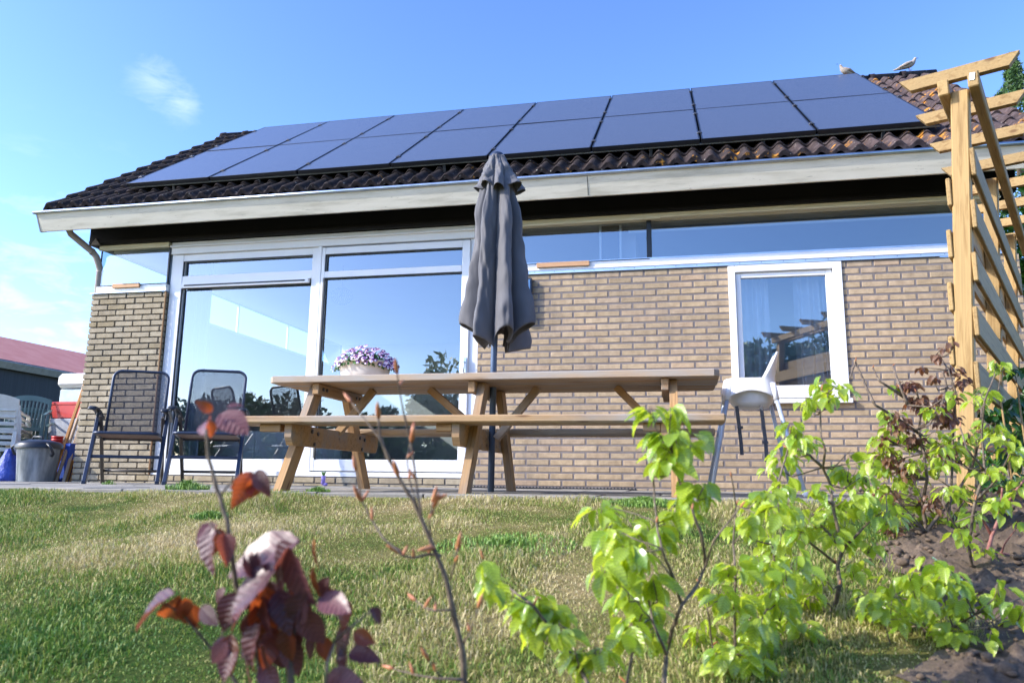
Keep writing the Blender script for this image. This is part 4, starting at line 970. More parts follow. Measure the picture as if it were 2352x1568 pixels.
M['gplas'] = simple('green_plastic', lin('#4d625c'), lin('#5f756e'), 0.4, scale=5); M['wplas2'] = simple('dirty_white_plastic', lin('#c9c4b8'), lin('#e0dcd2'), 0.45, scale=6)
g0 = plastic_chair(M['gplas'], True)
names_g = ['green plastic garden chair at the bottom of its stack behind the dustbin', 'green plastic garden chair in the middle of its stack behind the dustbin', 'green slatted plastic garden chair on top of its stack behind the dustbin']
gx, gzt = put(98, 880, 0.55)
for i in range(3):
    o = g0 if i == 0 else copy_tree(g0); tag(o, names_g[i], 'garden chair', 'stacked plastic chairs by the shed')
    o.matrix_world = Matrix.Translation((gx-0.03-0.02*i, 0.50-0.035*i, GL+0.13*i)) @ Matrix.Rotation(R(35), 4, 'Z') @ Matrix.Rotation(R(1.5*i), 4, 'X') @ Matrix.Scale(0.82, 4)
w0 = plastic_chair(M['wplas2'], False)
wx, _ = put(20, 950, 0.1)
pos = ['at the bottom', 'second from the bottom', 'second from the top', 'on top']
for i in range(4):
    o = w0 if i == 0 else copy_tree(w0); tag(o, 'white plastic garden chair %s of the stack at the left edge' % pos[i], 'garden chair', 'stacked plastic chairs by the shed')
    o.matrix_world = Matrix.Translation((wx-0.20, 0.25-0.02*i, GL-0.01+0.065*i)) @ Matrix.Rotation(R(-150), 4, 'Z') @ Matrix.Scale(0.86, 4)
# leaning poles
ends_ = [((196, 880), (118, 1100), 'wood_pole', 'tag'), ((198, 905), (128, 1104), 'wood_polep', ''), ((196, 935), (146, 1100), 'wood_polep', ''), ((194, 960), (152, 1106), 'wood_pole', ''), ((192, 1000), (162, 1104), 'wood_pole', ''), ((200, 860), (124, 1098), 'wood_polep', '')]
plab = ['brown pole leaning on the house corner, nearest the dustbin', 'pale pole leaning on the house corner, foot just right of the foremost brown one', 'pale pole leaning steeply on the house corner in the middle of the bundle', 'brown pole in the middle of the bundle leaning on the house corner', 'short brown pole closest to the bricks of the house corner', 'tallest pale pole of the bundle leaning on the house corner']
for i, (a, b, mn, _) in enumerate(ends_):
    pa_ = atY(a[0], a[1], 0.45+0.03*i); pb_ = atY(b[0], b[1], -0.02+0.03*i); pb_.z = GL
    mb = MB(); mb.tube([pb_, (pa_+pb_)/2, pa_], [0.017, 0.016, 0.014], 8) if i % 2 else mb.bar(pb_, pa_, 0.03, 0.022)
    o = mb.build('wooden_pole', M[mn]); tag(o, plab[i], 'pole', 'poles leaning on the house corner')
# blue tarpaulin cone, crates, white-topped box
M['tarp'] = simple('blue_tarp', lin('#23398c'), lin('#3350ad'), 0.5, scale=14, bs=0.8, bd=0.02, bscale=20)
cxx = put(17, 1080, -0.1)[0]; zc = put(17, 1030, -0.1)[1]
mb = MB(); mb.lathe((cxx, -0.1, GL), [(0.0, 0), (0.145, 0), (0.13, 0.06), (0.105, 0.15), (0.075, 0.24), (0.035, zc-GL-0.01), (0.0005, zc-GL)], 24); mb.v = [(a+random.uniform(-.008, .008), b+random.uniform(-.008, .008), c+random.uniform(-.006, .006)) for a, b, c in mb.v]; tag(mb.build('folded_tarpaulin', M['tarp']), 'crumpled blue tarpaulin cone standing left of the dustbin', 'tarpaulin')
def crate(name, px, y, w_, d, h, z0, mat, label, cat, mb=None):
    x = put(px, 1000, y)[0]; root = thing(name, label, cat, (x, y, z0))
    mb = MB(); t = 0.012
    mb.box((x, y-d/2, z0+h/2), (w_, t, h), b=0.004); mb.box((x, y+d/2, z0+h/2), (w_, t, h), b=0.004); mb.box((x-w_/2, y, z0+h/2), (t, d, h), b=0.004); mb.box((x+w_/2, y, z0+h/2), (t, d, h), b=0.004); mb.box((x, y, z0+0.01), (w_, d, 0.012), b=0.002)
    mb.build('tub', mat, root)
    mb = MB(); mb.box((x, y-d/2-0.004, z0+h-0.02), (w_+0.03, 0.02, 0.035), b=0.006); mb.box((x, y+d/2+0.004, z0+h-0.02), (w_+0.03, 0.02, 0.035), b=0.006); mb.build('rim', mat, root); return root
M['bplas'] = simple('blue_plastic', lin('#2c4fa8'), None, 0.4); M['rplas'] = simple('red_plastic', lin('#b3231f'), lin('#c02a22'), 0.4)
crate('crate', 148, 0.35, 0.5, 0.36, 0.42, GL, M['bplas'], 'blue plastic crate behind the leaning poles', 'crate')
crate('crate', 176, 0.95, 0.46, 0.4, 0.19, 0.76, M['rplas'], 'red plastic crate up on the boxes behind the leaning poles', 'crate')
x = put(156, 1000, 0.9)[0]; mb = MB(); mb.box((x, 0.95, 0.39), (0.8, 0.5, 0.72), b=0.01); tag(mb.build('cabinet', simple('grey_cabinet', lin('#8d8f94'), lin('#a6a8ad'), 0.6)), 'grey cupboard carrying the red crate behind the poles', 'cupboard')
x, z = put(140, 1010, 0.2); mb = MB()
for k in range(3): mb.lathe((x, 0.15, z-0.05+k*0.03), [(0.0, 0), (0.05, 0), (0.058, 0.012), (0.06, 0.028), (0.0, 0.03)], 20)
tag(mb.build('stacked_pots', M['rplas']), 'small stack of red pots standing on the blue crate', 'pot')
x0, z1 = put(136, 858, 1.6); x1, z0 = put(200, 890, 1.6); x1 += 0.6
mb = MB(); V = []
cv = thing('covered_trailer', 'white-topped box trailer with a pale grey body parked behind the house corner', 'trailer', ((x0+x1)/2, 2.0, 0))
mb.box(((x0+x1)/2, 2.1, (z0+z1)/2), (x1-x0, 1.1, z1-z0), b=0.05); mb.build('lid', M['wplas'], cv)
mb = MB(); mb.box(((x0+x1)/2, 2.1, z0-0.13), (x1-x0-0.06, 1.0, 0.24), b=0.02); mb.build('body', simple('pale_body', lin('#a9b5b4'), lin('#b9c4c3'), 0.5), cv)
mb = MB(); mb.box(((x0+x1)/2, 2.1, z0-0.28), (x1-x0-0.2, 0.9, 0.06)); 
for sx in (-1, 1): mb.tube([((x0+x1)/2+sx*0.3, 1.7, z0-0.55), ((x0+x1)/2+sx*0.3, 1.85, z0-0.55)], 0.27, 20)
mb.box(((x0+x1)/2, 2.1, (z0-0.3)/2), (0.1, 0.6, z0-0.3)); mb.build('chassis', M['armr'], cv)
# shed and red roof behind
shed = thing('shed', 'long dark timber shed with a grey gutter and slate eaves beyond the stacked chairs', 'shed', (-9, 8, 0))
A = atY(0, 829, 8); B = atY(182, 863, 8); d = (B-A); d.z = 0
e0 = Vector((A.x-6, 8, A.z+ (A.z-B.z)/(B.x-A.x)*0)); 
M['clad'] = simple('dark_cladding', lin('#1d2124'), lin('#282d30'), 0.7, scale=3, cs=(9, 9, .3))
# the eaves run away from the camera: fit a line at constant height through the two pixels
zE = 2.55
def atZ(px, py, z): r = ray(px, py); return CAM+r*((z-CAM.z)/r.z)
A = atZ(-60, 818, zE); B = atZ(178, 862, zE); dd = (B-A).normalized(); B2 = B+dd*9; nn_ = Vector((-dd.y, dd.x, 0))
mb = MB(); mb.prism([Vector((0, 0, 0)), nn_*4, nn_*4+Vector((0, 0, -zE)), Vector((0, 0, -zE))], A, B2)
mb.build('wall', M['clad'], shed)
mb = MB(); mb.prism([Vector((0, 0, -0.16))-nn_*0.12, Vector((0, 0, -0.02))-nn_*0.22, Vector((0, 0, 0.0))-nn_*0.2, Vector((0, 0, -0.14))-nn_*0.02], A, B2); mb.build('gutter', simple('grey_gutter', lin('#8a8a84'), lin('#9c9c95'), 0.6), shed)
mb = MB(); Lb = (B2-A).length; k = 0.0
while k < Lb:
    p = A+dd*k; mb.prism([Vector((0, 0, 0.02))-nn_*0.2, nn_*1.6+Vector((0, 0, 0.22)), nn_*1.6+Vector((0, 0, 0.19)), Vector((0, 0, -0.02))-nn_*0.2], p, p+dd*0.42); k += 0.45
mb.build('roof', simple('slate_sheet', lin('#39434d'), lin('#46525e'), 0.5), shed)
barn = thing('barn', 'long building with a pinkish red roof beyond the dark shed', 'building', (-14, 16, 0))
A = atZ(-80, 756, 5.2); B = atZ(196, 812, 5.2); dd = (B-A).normalized(); B2 = B+dd*12; A2 = A-dd*6; nn_ = Vector((-dd.y, dd.x, 0))
M['redroof'] = simple('red_corrugated', lin('#d88470'), lin('#e0917c'), 0.8, scale=2, cs=(1, 1, 1), bs=0.3, bscale=8)
mb = MB(); mb.prism([Vector((0, 0, 0)), -nn_*4.5+Vector((0, 0, -2.2)), -nn_*4.5+Vector((0, 0, -2.25)), Vector((0, 0, -0.06))], A2, B2)
mb.prism([Vector((0, 0, 0)), nn_*4.5+Vector((0, 0, -2.2)), nn_*4.5+Vector((0, 0, -2.25)), Vector((0, 0, -0.06))], A2, B2); mb.build('roof', M['redroof'], barn)
mb = MB(); mb.prism([-nn_*4.2+Vector((0, 0, -2.25)), nn_*4.2+Vector((0, 0, -2.25)), nn_*4.2+Vector((0, 0, -5.3)), -nn_*4.2+Vector((0, 0, -5.3))], A2, B2); mb.build('wall', M['clad'], barn)

# ------------------------------------------------------------------ doves
M['dove'] = simple('dove_feathers', lin('#8f8478'), lin('#b3a79b'), 0.8, scale=22, cs=(1, 1, 1)); M['dovew'] = simple('dove_wing', lin('#7d7166'), lin('#95887b'), 0.8, scale=30)
def dove(name, label, base, yawd, squat):
    root = thing(name, label, 'bird', base)
    Mx = Matrix.Translation(Vector(base)) @ Matrix.Rotation(R(yawd), 4, 'Z')
    pts = [(-0.19, 0, 0.012), (-0.14, 0, 0.022), (-0.08, 0, 0.045), (-0.02, 0, 0.065), (0.035, 0, 0.082), (0.062, 0, 0.108), (0.072, 0, 0.135), (0.082, 0, 0.152), (0.096, 0, 0.156)]
    rad = [0.007, 0.015, 0.032, 0.045, 0.042, 0.027, 0.017, 0.019, 0.010]
    if squat: pts = [(p[0]*0.8, p[1], p[2]*0.9) for p in pts]
    mb = MB(); mb.tube([Mx @ Vector(p) for p in pts], rad, 14); bo_ = mb.build('body', M['dove'], root); bo_.modifiers.new('s', 'SUBSURF').levels = 1
    for s in (-1, 1):
        mb = MB(); mb.tube([Mx @ Vector(p) for p in ((0.03, s*0.034, 0.085), (-0.03, s*0.040, 0.066), (-0.10, s*0.022, 0.040), (-0.16, s*0.006, 0.024))], [0.012, 0.020, 0.013, 0.004], 8); mb.build('wing', M['dovew'], root)
    mb = MB(); mb.tube([Mx @ Vector((0.102, 0, 0.153)), Mx @ Vector((0.122, 0, 0.147))], [0.0045, 0.001], 6); mb.build('beak', M['dark'], root)
    mb = MB()
    for s in (-1, 1): mb.tube([Mx @ Vector((0.0, s*0.014, 0.03)), Mx @ Vector((0.004, s*0.014, -0.002)), Mx @ Vector((0.03, s*0.014, -0.002))], 0.003, 6)
    mb.build('leg', simple('dove_leg', lin('#8a4a3c'), None, 0.6), root)
    return root
zr_ = RPt(0, S1, 0).z
ra = atY(2088, 159, YR); dove('dove', 'collared dove standing upright on the right end of the roof ridge, facing right', (ra.x, YR, zr_+0.112), 0, False)
rb = atY(1942, 165, YR); dove('dove', 'collared dove half hidden behind the top edge of the solar panels', (rb.x, YR, zr_+0.112), 200, True)

# ------------------------------------------------------------------ things inside the rooms
M['curt'] = fabric('curtain', lin('#8893a8'), lin('#98a2b5')); M['sheer'] = fabric('sheer_curtain', lin('#c9cdd4'), lin('#dde0e5'))
def curtain(x0, x1, y, z0, z1, mat, label, seed):
    V = []; F = []; n = 90
    for i in range(n+1):
        u = i/n; x = x0+(x1-x0)*u; d = 0.028*math.sin(u*(x1-x0)*2*math.pi/0.085+seed+0.5*math.sin(u*9))
        V += [(x, y+d*0.8, z1), (x+0.01*math.sin(u*20), y+d*1.2, (z0+z1)/2), (x, y+d*1.3, z0)]
    for i in range(n): F += [[i*3, i*3+1, i*3+4, i*3+3], [i*3+1, i*3+2, i*3+5, i*3+4]]
    return tag(raw_mesh('curtain', V, F, mat, None, None, True), label, 'curtain', 'curtains behind the windows')
curtain(0.72, 1.30, 0.24, 0.14, 2.50, M['curt'], 'blue-grey curtain bunched at the left end of the glass doors', 0)
curtain(6.72, 7.00, 0.20, 0.6, 2.0, M['sheer'], 'narrow sheer white curtain at the left of the square window', 1)
curtain(7.22, 7.56, 0.20, 0.6, 2.0, M['sheer'], 'sheer white curtain at the right of the square window', 2)
def jar(x, y, z, label, s=1.0):
    root = thing('glass_jar', label, 'jar', (x, y, z)); mb = MB()
    mb.lathe((x, y, z), [(0.0, 0), (0.055*s, 0), (0.06*s, .02), (0.06*s, .12*s), (0.045*s, .145*s), (0.042*s, .165*s)], 24); mb.build('glass', glass('jar_glass', 0.15, (0.75, 0.82, 0.86, 1)), root)
    mb = MB(); mb.lathe((x, y, z+.150*s), [(0.048*s, 0), (0.05*s, .004), (0.05*s, .018), (0.046*s, .02)], 20); mb.tube([(x, y-.05*s, z+.15*s), (x, y-.075*s, z+.09*s), (x, y-.05*s, z+.02)], 0.003, 5); mb.build('wire_band', M['zinc_dull'], root)
jar(0.085, 1.25, 2.122, 'small glass jar on the window ledge inside, left one of two'); jar(0.085, 1.52, 2.122, 'larger glass jar with a wire band on the window ledge inside, right one of two', 1.25)
# wire pendant lamp
pl = thing('pendant_lamp', 'round wire pendant lamp hanging inside the right glass door', 'lamp', (2.75, 1.0, 2.2))
pc = atY(785, 680, 1.1); mb = MB()
for k in range(14):
    a = math.pi*k/14; P = [(pc.x+0.125*math.sin(b)*math.cos(a), pc.y+0.125*math.sin(b)*math.sin(a), pc.z+0.10*math.cos(b)) for b in np.linspace(0, 2*math.pi, 24, endpoint=False)]; mb.tube(P, 0.0022, 4, closed=True)
mb.build('wire_shade', M['dark'], pl); mb = MB(); mb.tube([(pc.x, pc.y, pc.z+0.05), (pc.x, pc.y, 2.55)], 0.003, 6); mb.tube([(pc.x, pc.y, pc.z+.0), (pc.x, pc.y, pc.z+.1)], 0.02, 10); mb.build('cord', M['dark'], pl)
sb = thing('sideboard', 'low white sideboard standing inside behind the left glass pane', 'cabinet', (2.0, 0.8, 0.12))
mb = MB(); mb.box((1.95, 0.85, 0.36), (1.5, 0.42, 0.48), b=0.008); mb.build('body', M['wplas'], sb); mb = MB()
for k in range(3): mb.box((1.45+k*0.5, 0.636, 0.36), (0.48, 0.012, 0.42), b=0.003)
mb.build('door', M['wplas'], sb)
# toy boot flower and drain grille
bt = thing('boot_planter', 'tiny lilac boot planter with a green plant, standing at the foot of the glass doors', 'planter', (2.9, -0.12, PZ))
bx, bz = put(743, 1110, -0.10); M['lilac'] = simple('lilac_rubber', lin('#a58bd0'), None, 0.4)
mb = MB(); mb.tube([(bx-0.005, -0.10, PZ+0.012), (bx-0.003, -0.10, PZ+0.05), (bx-0.004, -0.10, PZ+0.092)], [0.020, 0.018, 0.023], 14); mb.tube([(bx, -0.10, PZ+0.014), (bx+0.03, -0.105, PZ+0.013), (bx+0.042, -0.107, PZ+0.012)], [0.017, 0.015, 0.009], 12); mb.build('boot', M['lilac'], bt)
mb = MB()
for k in range(9):
    a = k*2.4; mb.tube([(bx-.004, -0.10, PZ+.085), (bx-.004+.01*math.cos(a), -0.10+.01*math.sin(a), PZ+.11), (bx-.004+.022*math.cos(a), -0.10+.02*math.sin(a), PZ+.125+.006*(k % 3))], [0.005, 0.006, 0.002], 6)
mb.build('sprig', simple('sprig_green', lin('#5f8f3c'), lin('#8db457'), 0.6), bt)
mb = MB(); mb.box((5.05, -0.055, PZ+0.004), (1.5, 0.10, 0.012)); 
for k in range(50): mb.box((4.32+k*0.03, -0.107, PZ+0.012), (0.012, 0.012, 0.016), b=0.001)
tag(mb.build('drain_grille', M['armr']), 'black drain grille along the foot of the brick wall behind the parasol', 'grille')
# ------------------------------------------------------------------ leaves
def leaf_mat(name, c1, c2, trans, rough=0.32, coat=0.4, vein=None, tr_w=0.45):
    m = bpy.data.materials.new(name); m.use_nodes = True; t = m.node_tree; p = t.nodes['Principled BSDF']; o = t.nodes['Material Output']
    c = ramp(t, tintf(t), [(0, c1), (1, c2)])
    g = t.nodes.new('ShaderNodeAttribute'); g.attribute_name = 'gc'; sx = t.nodes.new('ShaderNodeSeparateXYZ'); t.links.new(g.outputs['Vector'], sx.inputs[0])
    # side veins from leaf-space coordinates (x along, y across)
    ab = t.nodes.new('ShaderNodeMath'); ab.operation = 'ABSOLUTE'; t.links.new(sx.outputs[1], ab.inputs[0])
    a = t.nodes.new('ShaderNodeMath'); a.operation = 'MULTIPLY_ADD'; a.inputs[1].default_value = -0.75; t.links.new(ab.outputs[0], a.inputs[0]); t.links.new(sx.outputs[0], a.inputs[2])
    b = t.nodes.new('ShaderNodeMath'); b.operation = 'MULTIPLY'; b.inputs[1].default_value = 47; t.links.new(a.outputs[0], b.inputs[0])
    s = t.nodes.new('ShaderNodeMath'); s.operation = 'SINE'; t.links.new(b.outputs[0], s.inputs[0])
    v = ramp(t, s.outputs[0], [(0.0, (0.82, 0.82, 0.82, 1)), (0.85, (1, 1, 1, 1)), (1.0, (1.25, 1.25, 1.2, 1))]); c = mixc(t, 1.0, c, v, 'MULTIPLY')
    t.links.new(c, p.inputs['Base Color']); p.inputs['Roughness'].default_value = rough; p.inputs['Coat Weight'].default_value = coat; p.inputs['Coat Roughness'].default_value = 0.25
    bump(t, p, s.outputs[0], 0.35, 0.0015)
    tl = t.nodes.new('ShaderNodeBsdfTranslucent'); t.links.new(mixc(t, 1.0, v, trans, 'MULTIPLY'), tl.inputs[0])
    mx = t.nodes.new('ShaderNodeMixShader'); mx.inputs[0].default_value = tr_w
    t.links.new(p.outputs[0], mx.inputs[1]); t.links.new(tl.outputs[0], mx.inputs[2]); t.links.new(mx.outputs[0], o.inputs[0]); return m
M['lf_green'] = leaf_mat('beech_leaf', lin('#6f942a'), lin('#bccc4c'), (0.80, 0.92, 0.06, 1), 0.22, 1.0)
M['lf_copper'] = leaf_mat('copper_leaf', lin('#42222a'), lin('#74464a'), (0.30, 0.08, 0.05, 1), 0.5, 0.22, tr_w=0.3)
M['lf_orange'] = leaf_mat('orange_leaf', lin('#5a2f26'), lin('#74452f'), (0.50, 0.10, 0.02, 1), 0.4, 0.4, tr_w=0.5)
M['lf_brown'] = leaf_mat('bronze_leaf', lin('#7a5546'), lin('#967556'), (0.40, 0.15, 0.06, 1), 0.35, 0.5)
M['lf_dark'] = leaf_mat('dark_leaf', lin('#24501c'), lin('#4a7c2a'), (0.15, 0.30, 0.05, 1), 0.35, 0.4, tr_w=0.3)
M['twig'] = simple('twig_bark', lin('#4c4035'), lin('#7a6a58'), 0.7, scale=60, kind='Object', bs=0.3, bscale=200)
M['twig_r'] = simple('red_bark', lin('#7c4b40'), lin('#94655a'), 0.6, scale=60)
M['bud'] = simple('beech_bud', lin('#9c5a35'), lin('#c08258'), 0.5, scale=90)
def leaf_geo(L, wd, curl=0.25, fold=0.25, wave=0.03, ph=0.0):
    nu, prof = 9, []
    V = []; G = []
    for i in range(nu+1):
        u = i/nu; hw = wd*(math.sin(math.pi*u**0.85)**0.85)*(1-0.12*u) if 0 < u < 1 else 0.0
        for j in (-2, -1, 0, 1, 2):
            y = hw*j/2; z = abs(j)/2*hw*fold+wave*L*math.sin(u*22+j*1.2+ph)*(abs(j)/2)-curl*L*u*u
            V.append(Vector((u*L, y, z))); G.append((u, y/L, 0))
    F = [[i*5+j, (i+1)*5+j, (i+1)*5+j+1, i*5+j+1] for i in range(nu) for j in range(4)]
    return V, F, G
LG = [leaf_geo(1, random.uniform(.30, .36), random.uniform(.1, .5), random.uniform(.1, .6), random.uniform(.012, .03), k) for k in range(10)]
class Leaves:
    def __init__(s): s.V = []; s.F = []; s.G = []; s.T = []
    def put(s, base, d, nrm, L, tint=None):
        d = Vector(d).normalized(); nrm = Vector(nrm); nrm = (nrm-d*nrm.dot(d))
        nrm = nrm.normalized() if nrm.length > 1e-4 else d.orthogonal().normalized(); sd = nrm.cross(d)
        V, F, G = random.choice(LG); o = len(s.V); base = Vector(base); tint = random.random() if tint is None else tint
        s.V += [tuple(base+(d*v.x+sd*v.y+nrm*v.z)*L) for v in V]; s.F += [[i+o for i in f] for f in F]; s.G += G; s.T += [tint]*len(V)
    def build(s, name, mat, parent): return raw_mesh(name, s.V, s.F, mat, parent, s.T, True, s.G) if s.V else None
def rnd(a=1.0): return Vector((random.uniform(-a, a), random.uniform(-a, a), random.uniform(-a, a)))
def cluster(lv, c, rad, n, L, droop=0.55, flat=0.8):
    c = Vector(c)
    for k in range(n):
        o = rnd(1.0); o = o.normalized()*(random.random()**0.5) if o.length > 0 else o; b = c+Vector((o.x*rad*0.7, o.y*rad*0.7, o.z*rad*flat*0.7))
        out_ = Vector((o.x, o.y, 0))+rnd(0.5)*0.5; out_.z = -droop*random.uniform(0.2, 1.7)
        lv.put(b, out_, Vector((random.uniform(-.5, .5), random.uniform(-.6, .3), 1)), L*random.uniform(0.65, 1.15))
def stem(mb, P, r0, r1, n=8, jit=0.0):
    # smooth the polyline a little and thicken towards the base (first point is the base)
    Q = [Vector(p) for p in P]; out_ = [Q[0]]
    for a, b in zip(Q, Q[1:]): out_ += [a.lerp(b, 0.33)+rnd(jit), a.lerp(b, 0.67)+rnd(jit), b]
    m = len(out_); rad = [(r0+(r1-r0)*i/(m-1))*random.uniform(.93, 1.07) for i in range(m)]
    mb.tube(out_, rad, n)
def bud(mb, p, d, L=0.02, r=0.0028):
    p = Vector(p); d = Vector(d).normalized(); mb.tube([p, p+d*L*.3, p+d*L*.7, p+d*L], [r*.5, r, r*.75, r*.1], 7)
def ground_end(px, py, d, x_ext=0):            # continue a stem below the frame to the lawn
    p = at(px, py, d); return Vector((p.x, p.y, gz(p.x, p.y)-0.01))
GRP = 'young beech plants of the hedge row'

# copper beech, front left -------------------------------------------------
cb = thing('copper_beech_sapling', 'blurred young copper beech with purple and orange leaves at the lower left', 'sapling', ground_end(600, 1568, 0.93), GRP)
D0 = 0.93; mb = MB()
main = [(668, 1568), (662, 1480), (640, 1420), (560, 1390), (541, 1340), (532, 1265), (522, 1195), (497, 1120), (478, 1050), (474, 985)]
P = [at(a, b, D0+0.01*math.sin(i)) for i, (a, b) in enumerate(main)]; base_m = Vector((P[0].x+.01, P[0].y, gz(P[0].x, P[0].y)-.02))
stem(mb, [base_m]+P, 0.0048, 0.0018, 8, 0.0006)
for pts, r in (([(575, 1620), (520, 1530), (470, 1470), (420, 1410), (372, 1382)], .0028), ([(662, 1480), (680, 1440), (700, 1395), (735, 1372)], .0022), ([(745, 1620), (752, 1520), (770, 1470), (805, 1440), (855, 1398)], .0026), ([(560, 1390), (600, 1330), (640, 1290), (668, 1262)], .002), ([(532, 1265), (505, 1225), (480, 1200)], .0014), ([(505, 1140), (535, 1100), (570, 1085)], .0014), ([(600, 1600), (590, 1500), (575, 1440)], .0026)):
    P = [at(a, b, D0+random.uniform(-.02, .02)) for a, b in pts]
    if pts[0][1] > 1568: P = [Vector((P[0].x, P[0].y, gz(P[0].x, P[0].y)))]+P
    stem(mb, P, r, 0.0012, 7)
mb.build('stem', M['twig'], cb); lv = Leaves()
lo_ = Leaves(); LC = [  # base, tip, tint
 ((505, 950), (566, 985), .2), ((520, 935), (560, 925), .6), ((488, 945), (446, 918), .9), ((484, 962), (452, 990), .5), ((478, 965), (490, 1012), .8),
 ((578, 1082), (540, 1170), .95), ((592, 1078), (612, 1140), .3), ((570, 1085), (528, 1135), .9), ((588, 1090), (575, 1165), .8),
 ((500, 1203), (455, 1312), .4), ((508, 1212), (480, 1290), .9), ((515, 1225), (526, 1292), .8), ((495, 1200), (440, 1240), .2),
 ((690, 1240), (502, 1318), .25), ((662, 1255), (700, 1405), .1), ((650, 1262), (628, 1388), .2), ((672, 1245), (600, 1330), .3),
 ((402, 1362), (285, 1432), .5), ((412, 1366), (368, 1458), .95), ((440, 1385), (452, 1448), .9), ((462, 1392), (494, 1436), .2), ((425, 1372), (420, 1440), .9),
 ((640, 1295), (512, 1412), .3), ((612, 1345), (605, 1512), .85), ((575, 1382), (508, 1450), .4), ((600, 1430), (548, 1545), .35), ((640, 1352), (655, 1452), .15), ((690, 1395), (745, 1490), .2), ((655, 1395), (700, 1470), .1), ((585, 1375), (560, 1480), .6), ((630, 1440), (610, 1550), .7),
 ((735, 1372), (802, 1402), .3), ((782, 1368), (806, 1448), .95), ((850, 1395), (882, 1432), .2), ((808, 1440), (752, 1512), .35), ((812, 1450), (868, 1482), .9), ((800, 1500), (872, 1506), .1), ((790, 1480), (782, 1545), .3), ((720, 1450), (700, 1520), .2), ((735, 1460), (760, 1530), .8),
 ((520, 1462), (478, 1490), .2), ((745, 1560), (830, 1562), .5), ((690, 1378), (670, 1430), .2), ((560, 1270), (590, 1350), .1), ((600, 1520), (640, 1600), .6), ((540, 1480), (500, 1560), .3)]
for b, tp, ti in LC:
    dd0 = D0+random.uniform(-.03, .03); B = at(b[0], b[1], dd0); T_ = at(tp[0], tp[1], dd0+random.uniform(-.04, .02)); v = T_-B
    nrm = Vector((-0.45+random.uniform(-.5, .5), -0.75+random.uniform(-.3, .3), 0.7)) if ti < .7 else Vector((0.8, -0.75+random.uniform(-.3, .3), -0.1))
    (lo_ if ti >= .7 else lv).put(B, v, nrm, v.length*(.95 if ti < .7 else .85), random.random())
for k in range(46):
    B = at(random.gauss(625, 75), random.gauss(1395, 75), D0+random.uniform(-.03, .05)); v = Vector((random.uniform(-.6, .6), random.uniform(-.4, .2), -1)); (lo_ if random.random() < .4 else lv).put(B, v, Vector((-.4+random.uniform(-.8, .8), -.8, random.uniform(-.2, .9))), random.uniform(.028, .052), random.random())
lv.build('leaves', M['lf_copper'], cb); lo_.build('leaves', M['lf_orange'], cb)

# bare beech, front centre --------------------------------------------------
bb = thing('bare_beech_sapling', 'young beech still bare, only brown buds on dark twigs, front centre of the hedge row', 'sapling', ground_end(1060, 1568, 1.12), GRP)
D1 = 1.12; mb = MB(); bm_ = MB()
P = [at(a, b, D1) for a, b in [(1066, 1568), (1062, 1490), (1040, 1400), (1022, 1320), (985, 1230), (950, 1150), (918, 1100), (890, 1050), (872, 1000), (868, 958)]]
stem(mb, [Vector((P[0].x+.01, P[0].y-.01, gz(P[0].x, P[0].y)))]+P, 0.0056, 0.0016, 8, 0.0007)
tw = [([(968, 1185), (955, 1100), (945, 1020), (928, 950), (916, 885), (912, 855)], .0022), ([(1012, 1275), (985, 1272), (950, 1280), (925, 1275), (880, 1235), (855, 1195), (832, 1150), (818, 1080)], .0024), ([(958, 1160), (940, 1100), (935, 1050), (945, 1000)], .0012), ([(900, 1060), (870, 1005), (840, 965), (808, 925)], .0014), ([(990, 1240), (985, 1190), (995, 1150)], .0014), ([(1035, 1400), (1000, 1402), (975, 1395), (955, 1378)], .0018), ([(1062, 1480), (1080, 1450), (1098, 1395)], .0018), ([(1035, 1330), (1045, 1290), (1052, 1255)], .0016), ([(1064, 1560), (1010, 1558), (950, 1548), (905, 1535)], .0022), ([(1020, 1560), (1000, 1540), (985, 1515)], .0014)]
for pts, r in tw:
    P = [at(a, b, D1+0.02*math.sin(i+len(pts))) for i, (a, b) in enumerate(pts)]; stem(mb, P, r, 0.0010, 7, 0.0005)
    e = P[-1]; bud(bm_, e, e-P[-2], 0.024, 0.0034)
    for q in P[1:-1]:
        if random.random() < .6: bud(bm_, q, rnd(1)+Vector((0, 0, 1.4)), random.uniform(.014, .024), .0026)
for (a, b, c, d) in ((995, 1165, 1005, 1140), (870, 960, 868, 935), (945, 1015, 950, 985), (915, 1095, 905, 1060), (992, 1150, 1020, 1138), (1000, 1255, 975, 1260), (830, 1150, 815, 1120), (925, 1270, 895, 1255), (1050, 1265, 1055, 1240)):
    p = at(a, b, D1); bud(bm_, p, at(c, d, D1-.01)-p, 0.030, 0.0042)
mb.build('stem', M['twig'], bb); bm_.build('bud', M['bud'], bb)['kind'] = 'stuff'

